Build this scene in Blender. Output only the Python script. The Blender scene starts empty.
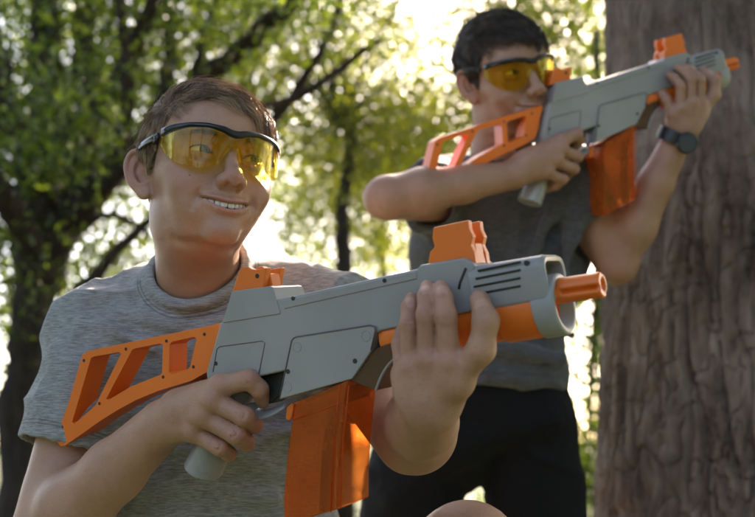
import bpy, bmesh, math, random
import numpy as np
from mathutils import Vector, Matrix
from mathutils.geometry import tessellate_polygon

R = math.radians
SC = bpy.context.scene
COL = SC.collection
rng = np.random.default_rng(7)
random.seed(7)

# ------------------------------------------------------------------ camera
PITCH = R(10.0)
CAMZ = 0.75
F = 50.0 / 36.0 * 755.0
cp, sp = math.cos(PITCH), math.sin(PITCH)
CAM_R = np.array([1.0, 0, 0]); CAM_F = np.array([0, cp, sp]); CAM_U = np.array([0, -sp, cp])
CAM_O = np.array([0, 0, CAMZ])


def W(c):                       # camera-aligned metres (right, depth, up) -> world
    c = np.asarray(c, float)
    return CAM_O + c[..., 0:1] * CAM_R + c[..., 1:2] * CAM_F + c[..., 2:3] * CAM_U


def P(u, v, d):                 # a point seen at (u, v) that stands d metres away
    return W(np.array([(u - 377.5) / F * d, d, (258.5 - v) / F * d]))


cam_data = bpy.data.cameras.new('camera')
cam = bpy.data.objects.new('camera', cam_data)
COL.objects.link(cam)
cam.location = (0, 0, CAMZ)
cam.rotation_euler = (R(90) + PITCH, 0, 0)
cam_data.lens = 50
cam_data.sensor_width = 36
cam_data.sensor_fit = 'HORIZONTAL'
cam_data.clip_end = 2000
cam_data.dof.use_dof = True
cam_data.dof.focus_distance = 1.09
cam_data.dof.aperture_fstop = 5.2
SC.camera = cam

SUN_EL, SUN_AZ = R(31), R(23)      # azimuth measured from +Y towards +X
SUN_DIR = np.array([math.sin(SUN_AZ) * math.cos(SUN_EL), math.cos(SUN_AZ) * math.cos(SUN_EL), math.sin(SUN_EL)])

# ------------------------------------------------------------------ object helpers


def tag(o, label=None, cat=None, group=None, kind=None):
    if label: o['label'] = label
    if cat: o['category'] = cat
    if group: o['group'] = group
    if kind: o['kind'] = kind
    return o


def empty(name, mat=None):
    o = bpy.data.objects.new(name, None)
    o.empty_display_size = 0.05
    COL.objects.link(o)
    if mat is not None: o.matrix_world = mat
    return o


def mesh_obj(name, verts, faces, mat=None, parent=None, smooth=True):
    me = bpy.data.meshes.new(name)
    if isinstance(verts, np.ndarray) and isinstance(faces, np.ndarray):
        n, m, k = len(verts), len(faces), faces.shape[1]
        me.vertices.add(n); me.vertices.foreach_set('co', verts.astype(np.float32).ravel())
        me.loops.add(m * k); me.loops.foreach_set('vertex_index', faces.astype(np.int32).ravel())
        me.polygons.add(m)
        me.polygons.foreach_set('loop_start', np.arange(0, m * k, k, dtype=np.int32))
        me.polygons.foreach_set('loop_total', np.full(m, k, dtype=np.int32))
        me.update(calc_edges=True)
    else:
        me.from_pydata([tuple(v) for v in verts], [], [tuple(f) for f in faces])
    me.validate()
    if smooth: me.polygons.foreach_set('use_smooth', np.ones(len(me.polygons), bool))
    if mat is not None: me.materials.append(mat)
    o = bpy.data.objects.new(name, me)
    COL.objects.link(o)
    if parent is not None: o.parent = parent
    return o


def bm_obj(name, bm, mat, parent=None, smooth=False, bevel=0.0, seg=2):
    bmesh.ops.recalc_face_normals(bm, faces=bm.faces)
    me = bpy.data.meshes.new(name)
    bm.to_mesh(me); bm.free()
    if smooth or bevel: me.polygons.foreach_set('use_smooth', np.ones(len(me.polygons), bool))
    me.materials.append(mat)
    o = bpy.data.objects.new(name, me)
    COL.objects.link(o)
    if parent is not None: o.parent = parent
    if bevel:
        b = o.modifiers.new('bevel', 'BEVEL')
        b.width = bevel; b.segments = seg; b.limit_method = 'ANGLE'; b.angle_limit = R(28)
        b.harden_normals = True
    return o


def attr(o, name, vals):
    a = o.data.attributes.new(name, 'FLOAT', 'POINT')
    a.data.foreach_set('value', np.asarray(vals, np.float32))


def set_auto(o, ang=35):
    # sharp edges by angle, so flat sides stay flat
    me = o.data
    bm = bmesh.new(); bm.from_mesh(me)
    for e in bm.edges:
        if len(e.link_faces) == 2 and e.calc_face_angle(0) > R(ang): e.smooth = False
    bm.to_mesh(me); bm.free()
    me.polygons.foreach_set('use_smooth', np.ones(len(me.polygons), bool))


# ------------------------------------------------------------------ numpy noise


def _hash(i, j, k, s):
    h = (i * 374761393 + j * 668265263 + k * 2147483647 + s * 974634777) & 0xFFFFFFFF
    h = ((h ^ (h >> 13)) * 1274126177) & 0xFFFFFFFF
    return ((h ^ (h >> 16)) & 0xFFFF) / 32768.0 - 1.0


def vnoise(p, s=0):
    p = np.asarray(p, float)
    i = np.floor(p).astype(np.int64); f = p - i
    u = f * f * (3 - 2 * f)
    r = 0
    for a in (0, 1):
        for b in (0, 1):
            for c in (0, 1):
                w = (u[..., 0] if a else 1 - u[..., 0]) * (u[..., 1] if b else 1 - u[..., 1]) * (u[..., 2] if c else 1 - u[..., 2])
                r = r + w * _hash(i[..., 0] + a, i[..., 1] + b, i[..., 2] + c, s)
    return r


# ------------------------------------------------------------------ signed-distance modelling


def smin(a, b, k):
    if k <= 0: return np.minimum(a, b)
    h = np.maximum(k - np.abs(a - b), 0) / k
    return np.minimum(a, b) - h * h * k * 0.25


def smax(a, b, k): return -smin(-a, -b, k)


class Cap:                      # tapered capsule
    def __init__(s, a, b, ra, rb, k=0.01, op='+'):
        s.a = np.asarray(a, float); s.b = np.asarray(b, float); s.ra = ra; s.rb = rb; s.k = k; s.op = op

    def d(s, p):
        ba = s.b - s.a; pa = p - s.a
        h = np.clip(pa @ ba / max(ba @ ba, 1e-12), 0, 1)
        q = pa - h[..., None] * ba
        return np.sqrt((q * q).sum(-1)) - (s.ra + (s.rb - s.ra) * h)


class Ell:                      # ellipsoid, optional rotation matrix (columns = local axes)
    def __init__(s, c, r, rot=None, k=0.01, op='+'):
        s.c = np.asarray(c, float); s.r = np.asarray(r, float); s.rot = rot; s.k = k; s.op = op

    def d(s, p):
        q = p - s.c
        if s.rot is not None: q = q @ s.rot
        k0 = np.sqrt(((q / s.r) ** 2).sum(-1)); k1 = np.sqrt(((q / (s.r * s.r)) ** 2).sum(-1))
        return k0 * (k0 - 1) / np.maximum(k1, 1e-9)


class Box:                      # rounded box
    def __init__(s, c, h, rot=None, rad=0.003, k=0.01, op='+'):
        s.c = np.asarray(c, float); s.h = np.asarray(h, float); s.rot = rot; s.rad = rad; s.k = k; s.op = op

    def d(s, p):
        q = p - s.c
        if s.rot is not None: q = q @ s.rot
        q = np.abs(q) - (s.h - s.rad)
        return np.sqrt((np.maximum(q, 0) ** 2).sum(-1)) + np.minimum(q.max(-1), 0) - s.rad


class Plane:                    # half-space: inside where (p-c).n < 0
    def __init__(s, c, n, k=0.0, op='&'):
        s.c = np.asarray(c, float); n = np.asarray(n, float); s.n = n / np.linalg.norm(n); s.k = k; s.op = op

    def d(s, p): return (p - s.c) @ s.n


class Fn:                       # any function of position
    def __init__(s, f, k=0.01, op='+'):
        s.f = f; s.k = k; s.op = op

    def d(s, p): return s.f(p)


class Group:                    # own inner shape, then used as one
    def __init__(s, prims, k=0.01, op='+', xf=None, bound=None, warp=None):
        s.prims = prims; s.k = k; s.op = op; s.bound = bound; s.warp = warp
        s.xf = None if xf is None else np.array(xf.inverted())
        s.sc = 1.0

    def d(s, p):
        if s.bound is not None:
            c, r = s.bound
            dist = np.sqrt(((p - c) ** 2).sum(-1)) - r
            if dist.min() > 0.03: return dist
        q = p
        if s.xf is not None: q = p @ s.xf[:3, :3].T + s.xf[:3, 3]
        if s.warp is not None: q = s.warp(q)
        return sdf(s.prims, q)

    def prune(s, c, r):
        q = c
        if s.xf is not None: q = q @ s.xf[:3, :3].T + s.xf[:3, 3]
        if s.warp is not None: q = s.warp(q)
        g = Group.__new__(Group); g.__dict__.update(s.__dict__); g.bound = None
        g.prims = prune(s.prims, q, r)
        return g


def prune(prims, c, r):
    keep = []
    for q in prims:
        dv = float(q.d(c)[0])
        if q.op == '&':
            if dv > -(r + q.k + .01): keep.append(q)
        elif dv < r + q.k + .006:
            keep.append(q.prune(c, r) if isinstance(q, Group) else q)
    return keep


def sdf(prims, p, near=None):
    r = np.full(p.shape[:-1], 10.0)
    for q in prims:
        v = q.d(p)
        if q.op == '+': r = smin(r, v, q.k)
        elif q.op == '-': r = smax(r, -v, q.k)
        else: r = smax(r, v, q.k)
    return r


def surface(prims, lo, hi, h, B=14):
    """Polygonise (surface nets) the shape, block by block, skipping empty blocks."""
    lo = np.asarray(lo, float); hi = np.asarray(hi, float)
    nb = np.ceil((hi - lo) / (h * B)).astype(int)
    half = h * (B + 2) * 0.5 * math.sqrt(3) * 1.05
    ar = np.arange(-1, B + 1)
    loc = np.stack(np.meshgrid(ar, ar, ar, indexing='ij'), -1)
    N = nb * B + 4
    VK, VP, QD = [], [], []
    gi = np.stack(np.meshgrid(*[np.arange(n) for n in nb], indexing='ij'), -1).reshape(-1, 3)
    cen = lo + (gi * B + (B - 1) * 0.5) * h
    dc = np.concatenate([sdf(prims, c) for c in np.array_split(cen, max(1, len(cen) // 4000))])
    act = gi[np.abs(dc) < half * 1.6 + 0.004]
    for g in act:
        base = g * B
        c = lo + (base + (B - 1) * 0.5) * h
        keep = prune(prims, c[None], half * 1.25)
        if not any(q.op == '+' for q in keep): continue
        v = sdf(keep, lo + (base + loc) * h)
        ins = v < 0
        if ins.all() or not ins.any(): continue
        # cells -1..B-1  (array index 0..B)
        n = B + 1
        cnt = np.zeros((n, n, n)); acc = np.zeros((n, n, n, 3))
        for ax in range(3):
            for da in (0, 1):
                for db in (0, 1):
                    o = [a for a in range(3) if a != ax]
                    s0 = [None] * 3; s1 = [None] * 3
                    s0[ax] = slice(0, n); s1[ax] = slice(1, n + 1)
                    s0[o[0]] = s1[o[0]] = slice(da, da + n)
                    s0[o[1]] = s1[o[1]] = slice(db, db + n)
                    v0 = v[tuple(s0)]; v1 = v[tuple(s1)]
                    x = (v0 < 0) != (v1 < 0)
                    t = np.where(x, v0 / np.where(x, v0 - v1, 1), 0)
                    cnt += x
                    acc[..., ax] += np.where(x, t, 0)
                    acc[..., o[0]] += np.where(x, da, 0)
                    acc[..., o[1]] += np.where(x, db, 0)
        m = cnt > 0
        idx = np.argwhere(m)
        pos = acc[m] / cnt[m][:, None] + idx - 1 + base
        gidx = idx - 1 + base + 1
        key = (gidx[:, 0] * N[1] + gidx[:, 1]) * N[2] + gidx[:, 2]
        VK.append(key); VP.append(pos)
        # quads for edges owned by points 0..B-1 (array 1..B)
        for ax in range(3):
            o = [(ax + 1) % 3, (ax + 2) % 3]
            s0 = [slice(1, B + 1)] * 3; s1 = [slice(1, B + 1)] * 3
            s1[ax] = slice(2, B + 2)
            if True:
                # edge from point i to i+1 along ax, last one needs point B (array B+1)
                a0 = ins[tuple(s0)]
                a1 = ins[tuple(s1)]
            e = np.argwhere(a0 != a1)
            if not len(e): continue
            fl = a0[tuple(e.T)]
            pt = e + base + 1           # global +1 offset index of cell with same index as the point
            def key_of(d0, d1):
                q = pt.copy(); q[:, o[0]] -= d0; q[:, o[1]] -= d1
                return (q[:, 0] * N[1] + q[:, 1]) * N[2] + q[:, 2]
            k00, k10, k11, k01 = key_of(0, 0), key_of(1, 0), key_of(1, 1), key_of(0, 1)
            quad = np.stack([k00, k10, k11, k01], 1)
            quad[~fl] = quad[~fl][:, ::-1]
            QD.append(quad)
    VK = np.concatenate(VK); VP = np.concatenate(VP); QD = np.concatenate(QD)
    uk, first = np.unique(VK, return_index=True)
    pos = VP[first] * h + lo
    fi = np.searchsorted(uk, QD)
    fi = np.clip(fi, 0, len(uk) - 1)
    ok = (uk[fi] == QD).all(1)
    return pos, fi[ok]


def relax(v, f, it=1, w=0.5):
    for _ in range(it):
        acc = np.zeros_like(v); c = np.zeros(len(v))
        for a, b in ((0, 1), (1, 2), (2, 3), (3, 0)):
            np.add.at(acc, f[:, a], v[f[:, b]]); np.add.at(c, f[:, a], 1)
            np.add.at(acc, f[:, b], v[f[:, a]]); np.add.at(c, f[:, b], 1)
        v = v + w * (acc / np.maximum(c, 1)[:, None] - v)
    return v


def vnormals(v, f):
    n = np.cross(v[f[:, 2]] - v[f[:, 0]], v[f[:, 3]] - v[f[:, 1]])
    r = np.zeros_like(v)
    for i in range(4): np.add.at(r, f[:, i], n)
    return r / np.maximum(np.linalg.norm(r, axis=1), 1e-12)[:, None]


def chain(pts, rads, k=0.006, op='+', kin=0.004):
    """connected tapered capsules as one shape"""
    return Group([Cap(pts[i], pts[i + 1], rads[i], rads[i + 1], kin) for i in range(len(pts) - 1)], k, op)


def catmull(pts, n=8):
    pts = [np.asarray(p, float) for p in pts]
    q = [2 * pts[0] - pts[1]] + pts + [2 * pts[-1] - pts[-2]]
    out = []
    for i in range(1, len(q) - 2):
        for j in range(n):
            t = j / n
            out.append(0.5 * (2 * q[i] + (q[i + 1] - q[i - 1]) * t + (2 * q[i - 1] - 5 * q[i] + 4 * q[i + 1] - q[i + 2]) * t * t
                              + (3 * q[i] - q[i - 1] - 3 * q[i + 1] + q[i + 2]) * t ** 3))
    out.append(pts[-1])
    return np.array(out)


def tube(bm, pts, rads, n=10, flat=None, up=(0, 0, 1), caps=True):
    """sweep an ellipse along pts; rads may be a number, a list, or list of (a, b)"""
    pts = [np.asarray(p, float) for p in pts]
    rings = []
    prev = None
    for i, p in enumerate(pts):
        t = pts[min(i + 1, len(pts) - 1)] - pts[max(i - 1, 0)]
        t = t / max(np.linalg.norm(t), 1e-9)
        if prev is None:
            a = np.cross(np.asarray(up, float), t)
            if np.linalg.norm(a) < 1e-3: a = np.cross(np.array([1.0, 0.1, 0]), t)
        else:
            a = prev - t * (prev @ t)
        a /= np.linalg.norm(a); prev = a
        b = np.cross(t, a)
        r = rads if np.isscalar(rads) else rads[i]
        ra, rb = (r, r) if np.isscalar(r) else r
        rings.append([bm.verts.new(p + a * ra * math.cos(q) + b * rb * math.sin(q)) for q in np.linspace(0, 2 * math.pi, n, endpoint=False)])
    for r0, r1 in zip(rings, rings[1:]):
        for i in range(n): bm.faces.new((r0[i], r0[(i + 1) % n], r1[(i + 1) % n], r1[i]))
    if caps:
        bm.faces.new(rings[0][::-1]); bm.faces.new(rings[-1])
    return rings


def prism(bm, loops, y0, y1, axes=(0, 2)):
    """extrude 2-D loops (outer first, then holes) from y0 to y1 along the remaining axis"""
    o = 3 - sum(axes)
    def v3(p, y):
        c = [0, 0, 0]; c[axes[0]] = p[0]; c[axes[1]] = p[1]; c[o] = y
        return Vector(c)
    tri = tessellate_polygon([[Vector((p[0], p[1], 0)) for p in l] for l in loops])
    A, Bv = [], []
    for l in loops:
        A += [bm.verts.new(v3(p, y0)) for p in l]; Bv += [bm.verts.new(v3(p, y1)) for p in l]
    if len(loops) == 1:
        bm.faces.new(A); bm.faces.new(Bv[::-1])
    else:
        for t in tri:
            try:
                bm.faces.new([A[i] for i in t]); bm.faces.new([Bv[i] for i in reversed(t)])
            except ValueError: pass
    s = 0
    for l in loops:
        n = len(l)
        for i in range(n):
            j = (i + 1) % n
            bm.faces.new((A[s + i], A[s + j], Bv[s + j], Bv[s + i]))
        s += n


# ------------------------------------------------------------------ materials


def mat_new(name):
    m = bpy.data.materials.new(name); m.use_nodes = True
    nt = m.node_tree
    b = nt.nodes['Principled BSDF']
    return m, nt, b


def N(nt, t, **kw):
    n = nt.nodes.new(t)
    for k, v in kw.items():
        if k.startswith('i_'): n.inputs[k[2:].replace('_', ' ')].default_value = v
        else: setattr(n, k, v)
    return n


def ramp(nt, fac, stops):
    r = nt.nodes.new('ShaderNodeValToRGB')
    e = r.color_ramp.elements
    while len(e) < len(stops): e.new(0.5)
    for el, (p, c) in zip(e, stops):
        el.position = p; el.color = (*c, 1) if len(c) == 3 else c
    if fac is not None: nt.links.new(fac, r.inputs[0])
    return r


def plastic(name, col, rough=0.45, var=0.12, bump=0.05, scale=60):
    m, nt, b = mat_new(name)
    tc = N(nt, 'ShaderNodeTexCoord')
    n1 = N(nt, 'ShaderNodeTexNoise', i_Scale=9.0, i_Detail=5.0)
    nt.links.new(tc.outputs['Object'], n1.inputs['Vector'])
    c0 = tuple(c * (1 - var) for c in col); c1 = tuple(min(1, c * (1 + var)) for c in col)
    r = ramp(nt, n1.outputs['Fac'], [(0.3, c0), (0.7, c1)])
    nt.links.new(r.outputs[0], b.inputs['Base Color'])
    n2 = N(nt, 'ShaderNodeTexNoise', i_Scale=14.0, i_Detail=6.0)
    nt.links.new(tc.outputs['Object'], n2.inputs['Vector'])
    rr = ramp(nt, n2.outputs['Fac'], [(0.3, (rough - .08,) * 3), (0.75, (rough + .12,) * 3)])
    nt.links.new(rr.outputs[0], b.inputs['Roughness'])
    n3 = N(nt, 'ShaderNodeTexNoise', i_Scale=scale * 30.0, i_Detail=2.0)
    nt.links.new(tc.outputs['Object'], n3.inputs['Vector'])
    bp = N(nt, 'ShaderNodeBump', i_Strength=bump, i_Distance=0.0006)
    nt.links.new(n3.outputs['Fac'], bp.inputs['Height'])
    nt.links.new(bp.outputs[0], b.inputs['Normal'])
    return m
# ------------------------------------------------------------------ toy foam blaster
M_GREY = plastic('grey plastic', (0.285, 0.279, 0.272), 0.36)
M_GREY2 = plastic('grip plastic', (0.29, 0.284, 0.277), 0.28)
M_ORANGE = plastic('orange plastic', (0.80, 0.165, 0.018), 0.36, 0.05)
M_BLACK = plastic('black plastic', (0.015, 0.015, 0.016), 0.35)
M_DARK = plastic('dark recess', (0.02, 0.02, 0.02), 0.6)
M_SEAM = plastic('panel seam', (0.10, 0.10, 0.095), 0.6)


def clear_plastic(name, col, rough, dens):
    m, nt, b = mat_new(name)
    out = nt.nodes['Material Output']
    tc = N(nt, 'ShaderNodeTexCoord')
    n1 = N(nt, 'ShaderNodeTexNoise', i_Scale=25.0, i_Detail=4.0)
    nt.links.new(tc.outputs['Object'], n1.inputs['Vector'])
    r = ramp(nt, n1.outputs['Fac'], [(0.3, tuple(c * .75 for c in col)), (0.7, col)])
    nt.links.new(r.outputs[0], b.inputs['Base Color'])
    b.inputs['Roughness'].default_value = rough
    b.inputs['Transmission Weight'].default_value = 0.0
    tr = N(nt, 'ShaderNodeBsdfTransparent'); tr.inputs['Color'].default_value = (*[min(1, c ** .5 + .02) for c in col], 1)
    tl = N(nt, 'ShaderNodeBsdfTranslucent')
    nt.links.new(r.outputs[0], tl.inputs['Color'])
    mx0 = N(nt, 'ShaderNodeMixShader'); mx0.inputs[0].default_value = 0.35
    nt.links.new(b.outputs[0], mx0.inputs[1]); nt.links.new(tl.outputs[0], mx0.inputs[2])
    mx = N(nt, 'ShaderNodeMixShader'); mx.inputs[0].default_value = 1 - dens
    nt.links.new(mx0.outputs[0], mx.inputs[1]); nt.links.new(tr.outputs[0], mx.inputs[2])
    nt.links.new(mx.outputs[0], out.inputs['Surface'])
    return m


M_CLEAR_O = clear_plastic('clear orange plastic', (0.90, 0.235, 0.05), 0.18, 0.36)
M_CLEAR_B = clear_plastic('smoky brown plastic', (0.22, 0.13, 0.08), 0.2, 0.65)

# gun frame in camera-aligned metres (right, depth, up)
GA, GP = R(30), R(10.9)
GX = np.array([math.cos(GA) * math.cos(GP), -math.sin(GA) * math.cos(GP), math.sin(GP)])
GZ = np.array([0, 0, 1.0]) - GX * GX[2]; GZ /= np.linalg.norm(GZ)
GY = -np.cross(GX, GZ)           # away from the camera (right, depth, up is left-handed)
if GY[1] < 0: GY = -GY
GB = np.array([-.372, 1.22, -.19])


def G(u, v, y=0.0):              # pixel on the blaster's side at offset y -> blaster (x, z)
    r = np.array([(u - 377.5) / F, 1.0, (258.5 - v) / F])
    t = (y + GB @ GY) / (r @ GY)
    q = t * r - GB
    return (q @ GX, q @ GZ)


def GL(u, v, y=0.0):
    a = G(u, v, y)
    return np.array([a[0], y, a[1]])


_o = W(GB); _m = np.eye(4)
for i, a in enumerate((GX, GY, GZ)): _m[:3, i] = W(a) - CAM_O
_m[:3, 3] = _o
GUN1 = Matrix(_m.tolist())
if GUN1.to_3x3().determinant() < 0: print('WARNING gun frame left-handed')


def gl(pts, y): return [G(u, v, y) for u, v in pts]


def disc(parent, u, v, y, r=0.0022, name='screw', mat=None):
    bm = bmesh.new()
    x, z = G(u, v, y)
    ring0 = [bm.verts.new((x + r * math.cos(a), y - .0004, z + r * math.sin(a))) for a in np.linspace(0, 2 * math.pi, 12, endpoint=False)]
    ring1 = [bm.verts.new((x + r * math.cos(a), y + .003, z + r * math.sin(a))) for a in np.linspace(0, 2 * math.pi, 12, endpoint=False)]
    bm.faces.new(ring0)
    for i in range(12): bm.faces.new((ring0[i], ring0[(i + 1) % 12], ring1[(i + 1) % 12], ring1[i]))
    return bm_obj(name, bm, mat or M_DARK, parent)


def line(parent, pts, y, r=0.0005, name='seam', closed=False, mat=None):
    bm = bmesh.new()
    p3 = [np.array([*G(u, v, y)]) for u, v in pts]
    if closed: p3.append(p3[0])
    p3 = [np.array([p[0], y - .0001, p[1]]) for p in p3]
    tube(bm, p3, r, 6)
    return bm_obj(name, bm, mat or M_SEAM, parent, smooth=True)


def make_blaster():
    root = empty('toy_blaster', Matrix())
    # ---- receiver
    t = 0.025
    rec = [(206, 372), (220, 323), (277, 299.4), (417, 269), (419.5, 265), (463.4, 257.6), (473.8, 264.6), (475, 300), (470, 312), (381, 331), (345, 352), (284, 371), (257, 377), (230, 384), (207, 383)]
    bm = bmesh.new(); prism(bm, [gl(rec, -t)], -t, t)
    receiver = bm_obj('receiver', bm, M_GREY, root, bevel=0.003)
    hump = [(222.5, 323), (231.5, 292), (234, 291), (270, 286), (273, 287.5), (280, 313), (279, 314)]
    tt = 0.0262
    bm = bmesh.new(); prism(bm, [gl(hump, -tt)], -tt, tt)
    bm_obj('sight_base', bm, M_GREY, receiver, bevel=0.0016)
    # stepped top rail
    rail = [(281, 301), (416, 271), (417, 279), (284, 309)]
    bm = bmesh.new(); prism(bm, [gl(rail, -.026)], -.026, .026)
    bm_obj('rail_strip', bm, M_GREY, receiver, bevel=0.001)
    for u, v in ((293, 298.5), (384.5, 280.5)): disc(receiver, u, v, -.0262, .0021)
    disc(receiver, 216, 363.5, -t, .0022)
    line(receiver, [(213, 372), (217, 349), (220, 346.5), (262, 341), (265, 343), (259, 374)], -t, .00055)
    # faint moulded ring under the hump
    # ---- side panel
    pan = [(278.7, 399.5), (291, 341), (293, 338), (296, 336.3), (370, 324.5), (375, 326), (376, 330), (371.6, 350), (352, 379)]
    tp = 0.0275
    bm = bmesh.new(); prism(bm, [gl(pan, -tp)], -tp, tp)
    panel = bm_obj('side_panel', bm, M_GREY, root, bevel=0.0012)
    line(panel, [(279.6, 398), (291.6, 341), (293.4, 338.4), (296, 336.9), (370, 325.2), (374.5, 326.6), (375.4, 330), (371, 350)], -tp, .0008)
    for u, v in ((288, 371.5), (355, 361)): disc(panel, u, v, -tp, .0024)
    for u, v in ((297, 347), (366, 336), (287.5, 387)):
        bm = bmesh.new()
        x, z = G(u, v, -tp)
        tube(bm, [np.array([x + .0048 * math.cos(a), -tp - .0001, z + .0048 * math.sin(a)]) for a in np.linspace(0, 2 * math.pi, 20)], .0003, 5, caps=False)
        bm_obj('moulded_ring', bm, M_GREY, panel, smooth=True)
    # dark trigger well
    well = [(258, 377), (284, 370.5), (283, 392), (270, 404), (256, 402), (246, 392)]
    bm = bmesh.new(); prism(bm, [gl(well, -.012)], -.012, .012)
    bm_obj('trigger_well', bm, M_DARK, root, bevel=0.002)
    bm = bmesh.new()
    tr = [(262, 384), (268, 386), (266, 396), (259, 406), (256, 404), (261, 394)]
    prism(bm, [gl(tr, -.006)], -.009, .009)
    bm_obj('trigger', bm, M_GREY2, root, bevel=.002)
    bm = bmesh.new()
    gp = catmull([GL(*q) for q in ((249, 404, -.006), (252, 412, -.008), (262, 414.5, -.008), (275, 411, -.008), (287, 404, -.006))], 6)
    tube(bm, gp, [(.010, .0022)] * len(gp), 10, up=(0, 0, 1))
    bm_obj('trigger_guard', bm, M_GREY, root, smooth=True)
    # ---- stock
    ts = 0.0145
    outer = [(57.5, 434), (70, 398), (82, 355.5), (85.5, 352.3), (90, 350.6), (150, 338), (221.2, 323.4), (207, 372), (191, 381), (158, 391), (136, 400), (117.7, 410), (100, 421), (82.5, 433.5), (65, 445.5), (60.5, 446), (57, 442)]
    h1 = [(91, 358), (94, 356.5), (119, 352.2), (121, 354), (95.5, 405), (92, 408.5), (74, 424), (72, 422)]
    h2 = [(132, 350), (135, 348.5), (160, 343.5), (163, 345), (162, 373), (160, 375), (131, 386.5), (109, 399.5), (106, 399)]
    h3 = [(169.5, 344.5), (172, 341.8), (194, 336.8), (196.5, 339), (190, 367), (187, 369.5), (171.5, 374.5), (169, 372)]
    bm = bmesh.new(); prism(bm, [gl(l, -ts) for l in (outer, h1, h2, h3)], -ts, ts)
    stock = bm_obj('stock', bm, M_ORANGE, root, bevel=0.0018)
    for u, v in ((84, 360.5), (126, 349), (166.5, 341), (204.5, 334.3), (193.5, 366.8), (163.2, 377), (99.5, 403.5), (62.2, 427)):
        disc(stock, u, v, -ts, .0018)
    # ---- rear sight: channel with a notch
    def sight(prof, name, wing):
        w = .0165
        loops = gl(prof, -w)
        b = empty_bm = bmesh.new()
        for s in (-1, 1):
            prism(b, [loops], s * w, s * (w - .0085))
        zmin = min(p[1] for p in loops); x0 = min(p[0] for p in loops); x1 = max(p[0] for p in loops)
        zt = zmin + (max(p[1] for p in loops) - zmin) * wing
        sl = GX[2]
        lo = [(x0 + .003, zmin), (x1 - .002, zmin), (x1 - .003, zt), (x0 + .006, zt)]
        prism(b, [lo], -(w - .0083), (w - .0083))
        return bm_obj(name, b, M_ORANGE, root, bevel=0.0012)
    rs = sight([(231.3, 294), (238, 273.4), (240.5, 269), (243.5, 266.8), (247.4, 266.8), (251.7, 269.3), (256, 269.6), (266.6, 267.6), (263, 288)], 'rear_sight', .55)
    disc(rs, 257.3, 276, -.0165, .0024)
    sight([(427.4, 265), (429.7, 252), (434.4, 247), (432, 238), (433, 227.4), (468, 220), (469, 229), (472.5, 236), (470.5, 245), (474, 252), (476, 265)], 'front_sight', .5)
    # ---- grip: tapered oval post, axis sloping back
    a = GL(243, 384, 0); b_ = GL(203, 470, 0)
    bm = bmesh.new()
    rr = []
    pts = [a + (b_ - a) * s for s in (0, .1, .3, .6, .85, 1.0)]
    tube(bm, pts, [(.0165, .0195), (.0165, .0205), (.0165, .0205), (.0175, .0215), (.019, .024), (.0195, .025)], 24, up=(0, 1, 0))
    grip = bm_obj('grip', bm, M_GREY2, root, bevel=.0025)
    disc(grip, 198, 470, -.0195, .0024)
    # ---- magazine
    tm = 0.029
    mag = [(295.5, 402), (348, 380), (345, 400), (341, 440), (338.5, 480), (338.5, 509), (284, 525), (283, 500), (286.5, 460), (291, 425)]
    bm = bmesh.new(); prism(bm, [gl(mag, -tm)], -tm, tm)
    magazine = bm_obj('magazine', bm, M_CLEAR_O, root, bevel=.002)
    # inner rails and follower seen through it
    bm = bmesh.new()
    prism(bm, [gl([(330, 398), (336, 396), (329, 450), (327, 511), (319, 513), (322, 450)], -.028)], -.0282, -.015)
    bm_obj('inner_rail', bm, plastic('dark orange plastic', (.16, .03, .006), .4), magazine)
    bm = bmesh.new()
    prism(bm, [gl([(299, 404), (344, 386), (342, 402), (299, 416)], -.028)], -.0280, .0280)
    bm_obj('follower', bm, plastic('brown foam', (.30, .13, .05), .7), magazine, bevel=.004)
    for q in ([(349, 385), (343, 440), (340.5, 508)], [(340, 384), (334, 440), (331, 512)]):
        line(magazine, q, -tm, .0009, 'moulded_rib', mat=M_CLEAR_O)
    line(magazine, [(293, 420), (343, 402)], -tm, .0008, 'moulded_rib', mat=M_CLEAR_O)
    bm = bmesh.new()
    prism(bm, [gl([(286.5, 407), (292, 402.5), (294, 404), (292, 417), (289, 421), (285, 419)], -.012)], -.012, .012)
    bm_obj('magazine_catch', bm, M_ORANGE, root, bevel=.0015)
    # ---- smoky curved feed guide in front of the magazine
    oc = catmull([(349.5, 381), (354, 371), (361, 361), (370, 352.5), (382, 345.5), (402, 340)], 5)
    ic = catmull([(403, 354), (394, 359), (386, 368), (380, 379), (375.5, 391)], 5)
    bm = bmesh.new(); prism(bm, [gl([tuple(q) for q in oc] + [tuple(q) for q in ic], -.024)], -.024, .024)
    fg = bm_obj('feed_guide', bm, M_CLEAR_B, root, bevel=.0015)
    line(fg, [tuple(q) for q in ic], -.024, .0011, 'guide_rim', mat=M_GREY2)
    # ---- front shroud: rounded box, hollow at the mouth
    bm = bmesh.new()
    sy = .027
    x0 = G(470, 290, -sy)[0]; x1 = G(546, 278, -sy)[0]
    zt0 = G(474, 265, -sy)[1]; zt1 = G(546, 253, -sy)[1]
    zb0 = G(475, 315, -sy)[1]; zb1 = G(545, 303, -sy)[1]
    prof = []
    def rrect(zb, zt, w, r, n=5):
        o = []
        for cx, cz, a0 in ((w - r, zt - r, 0), (-w + r, zt - r, 90), (-w + r, zb + r * .5, 180), (w - r, zb + r * .5, 270)):
            rz = r if cz > (zb + zt) / 2 else r * .5
            for q in range(n + 1):
                an = R(a0 + 90 * q / n)
                o.append((cx + r * math.cos(an), cz + rz * math.sin(an)))
        return o
    xs = [x0, x1 - .006, x1]
    rings = []
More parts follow.
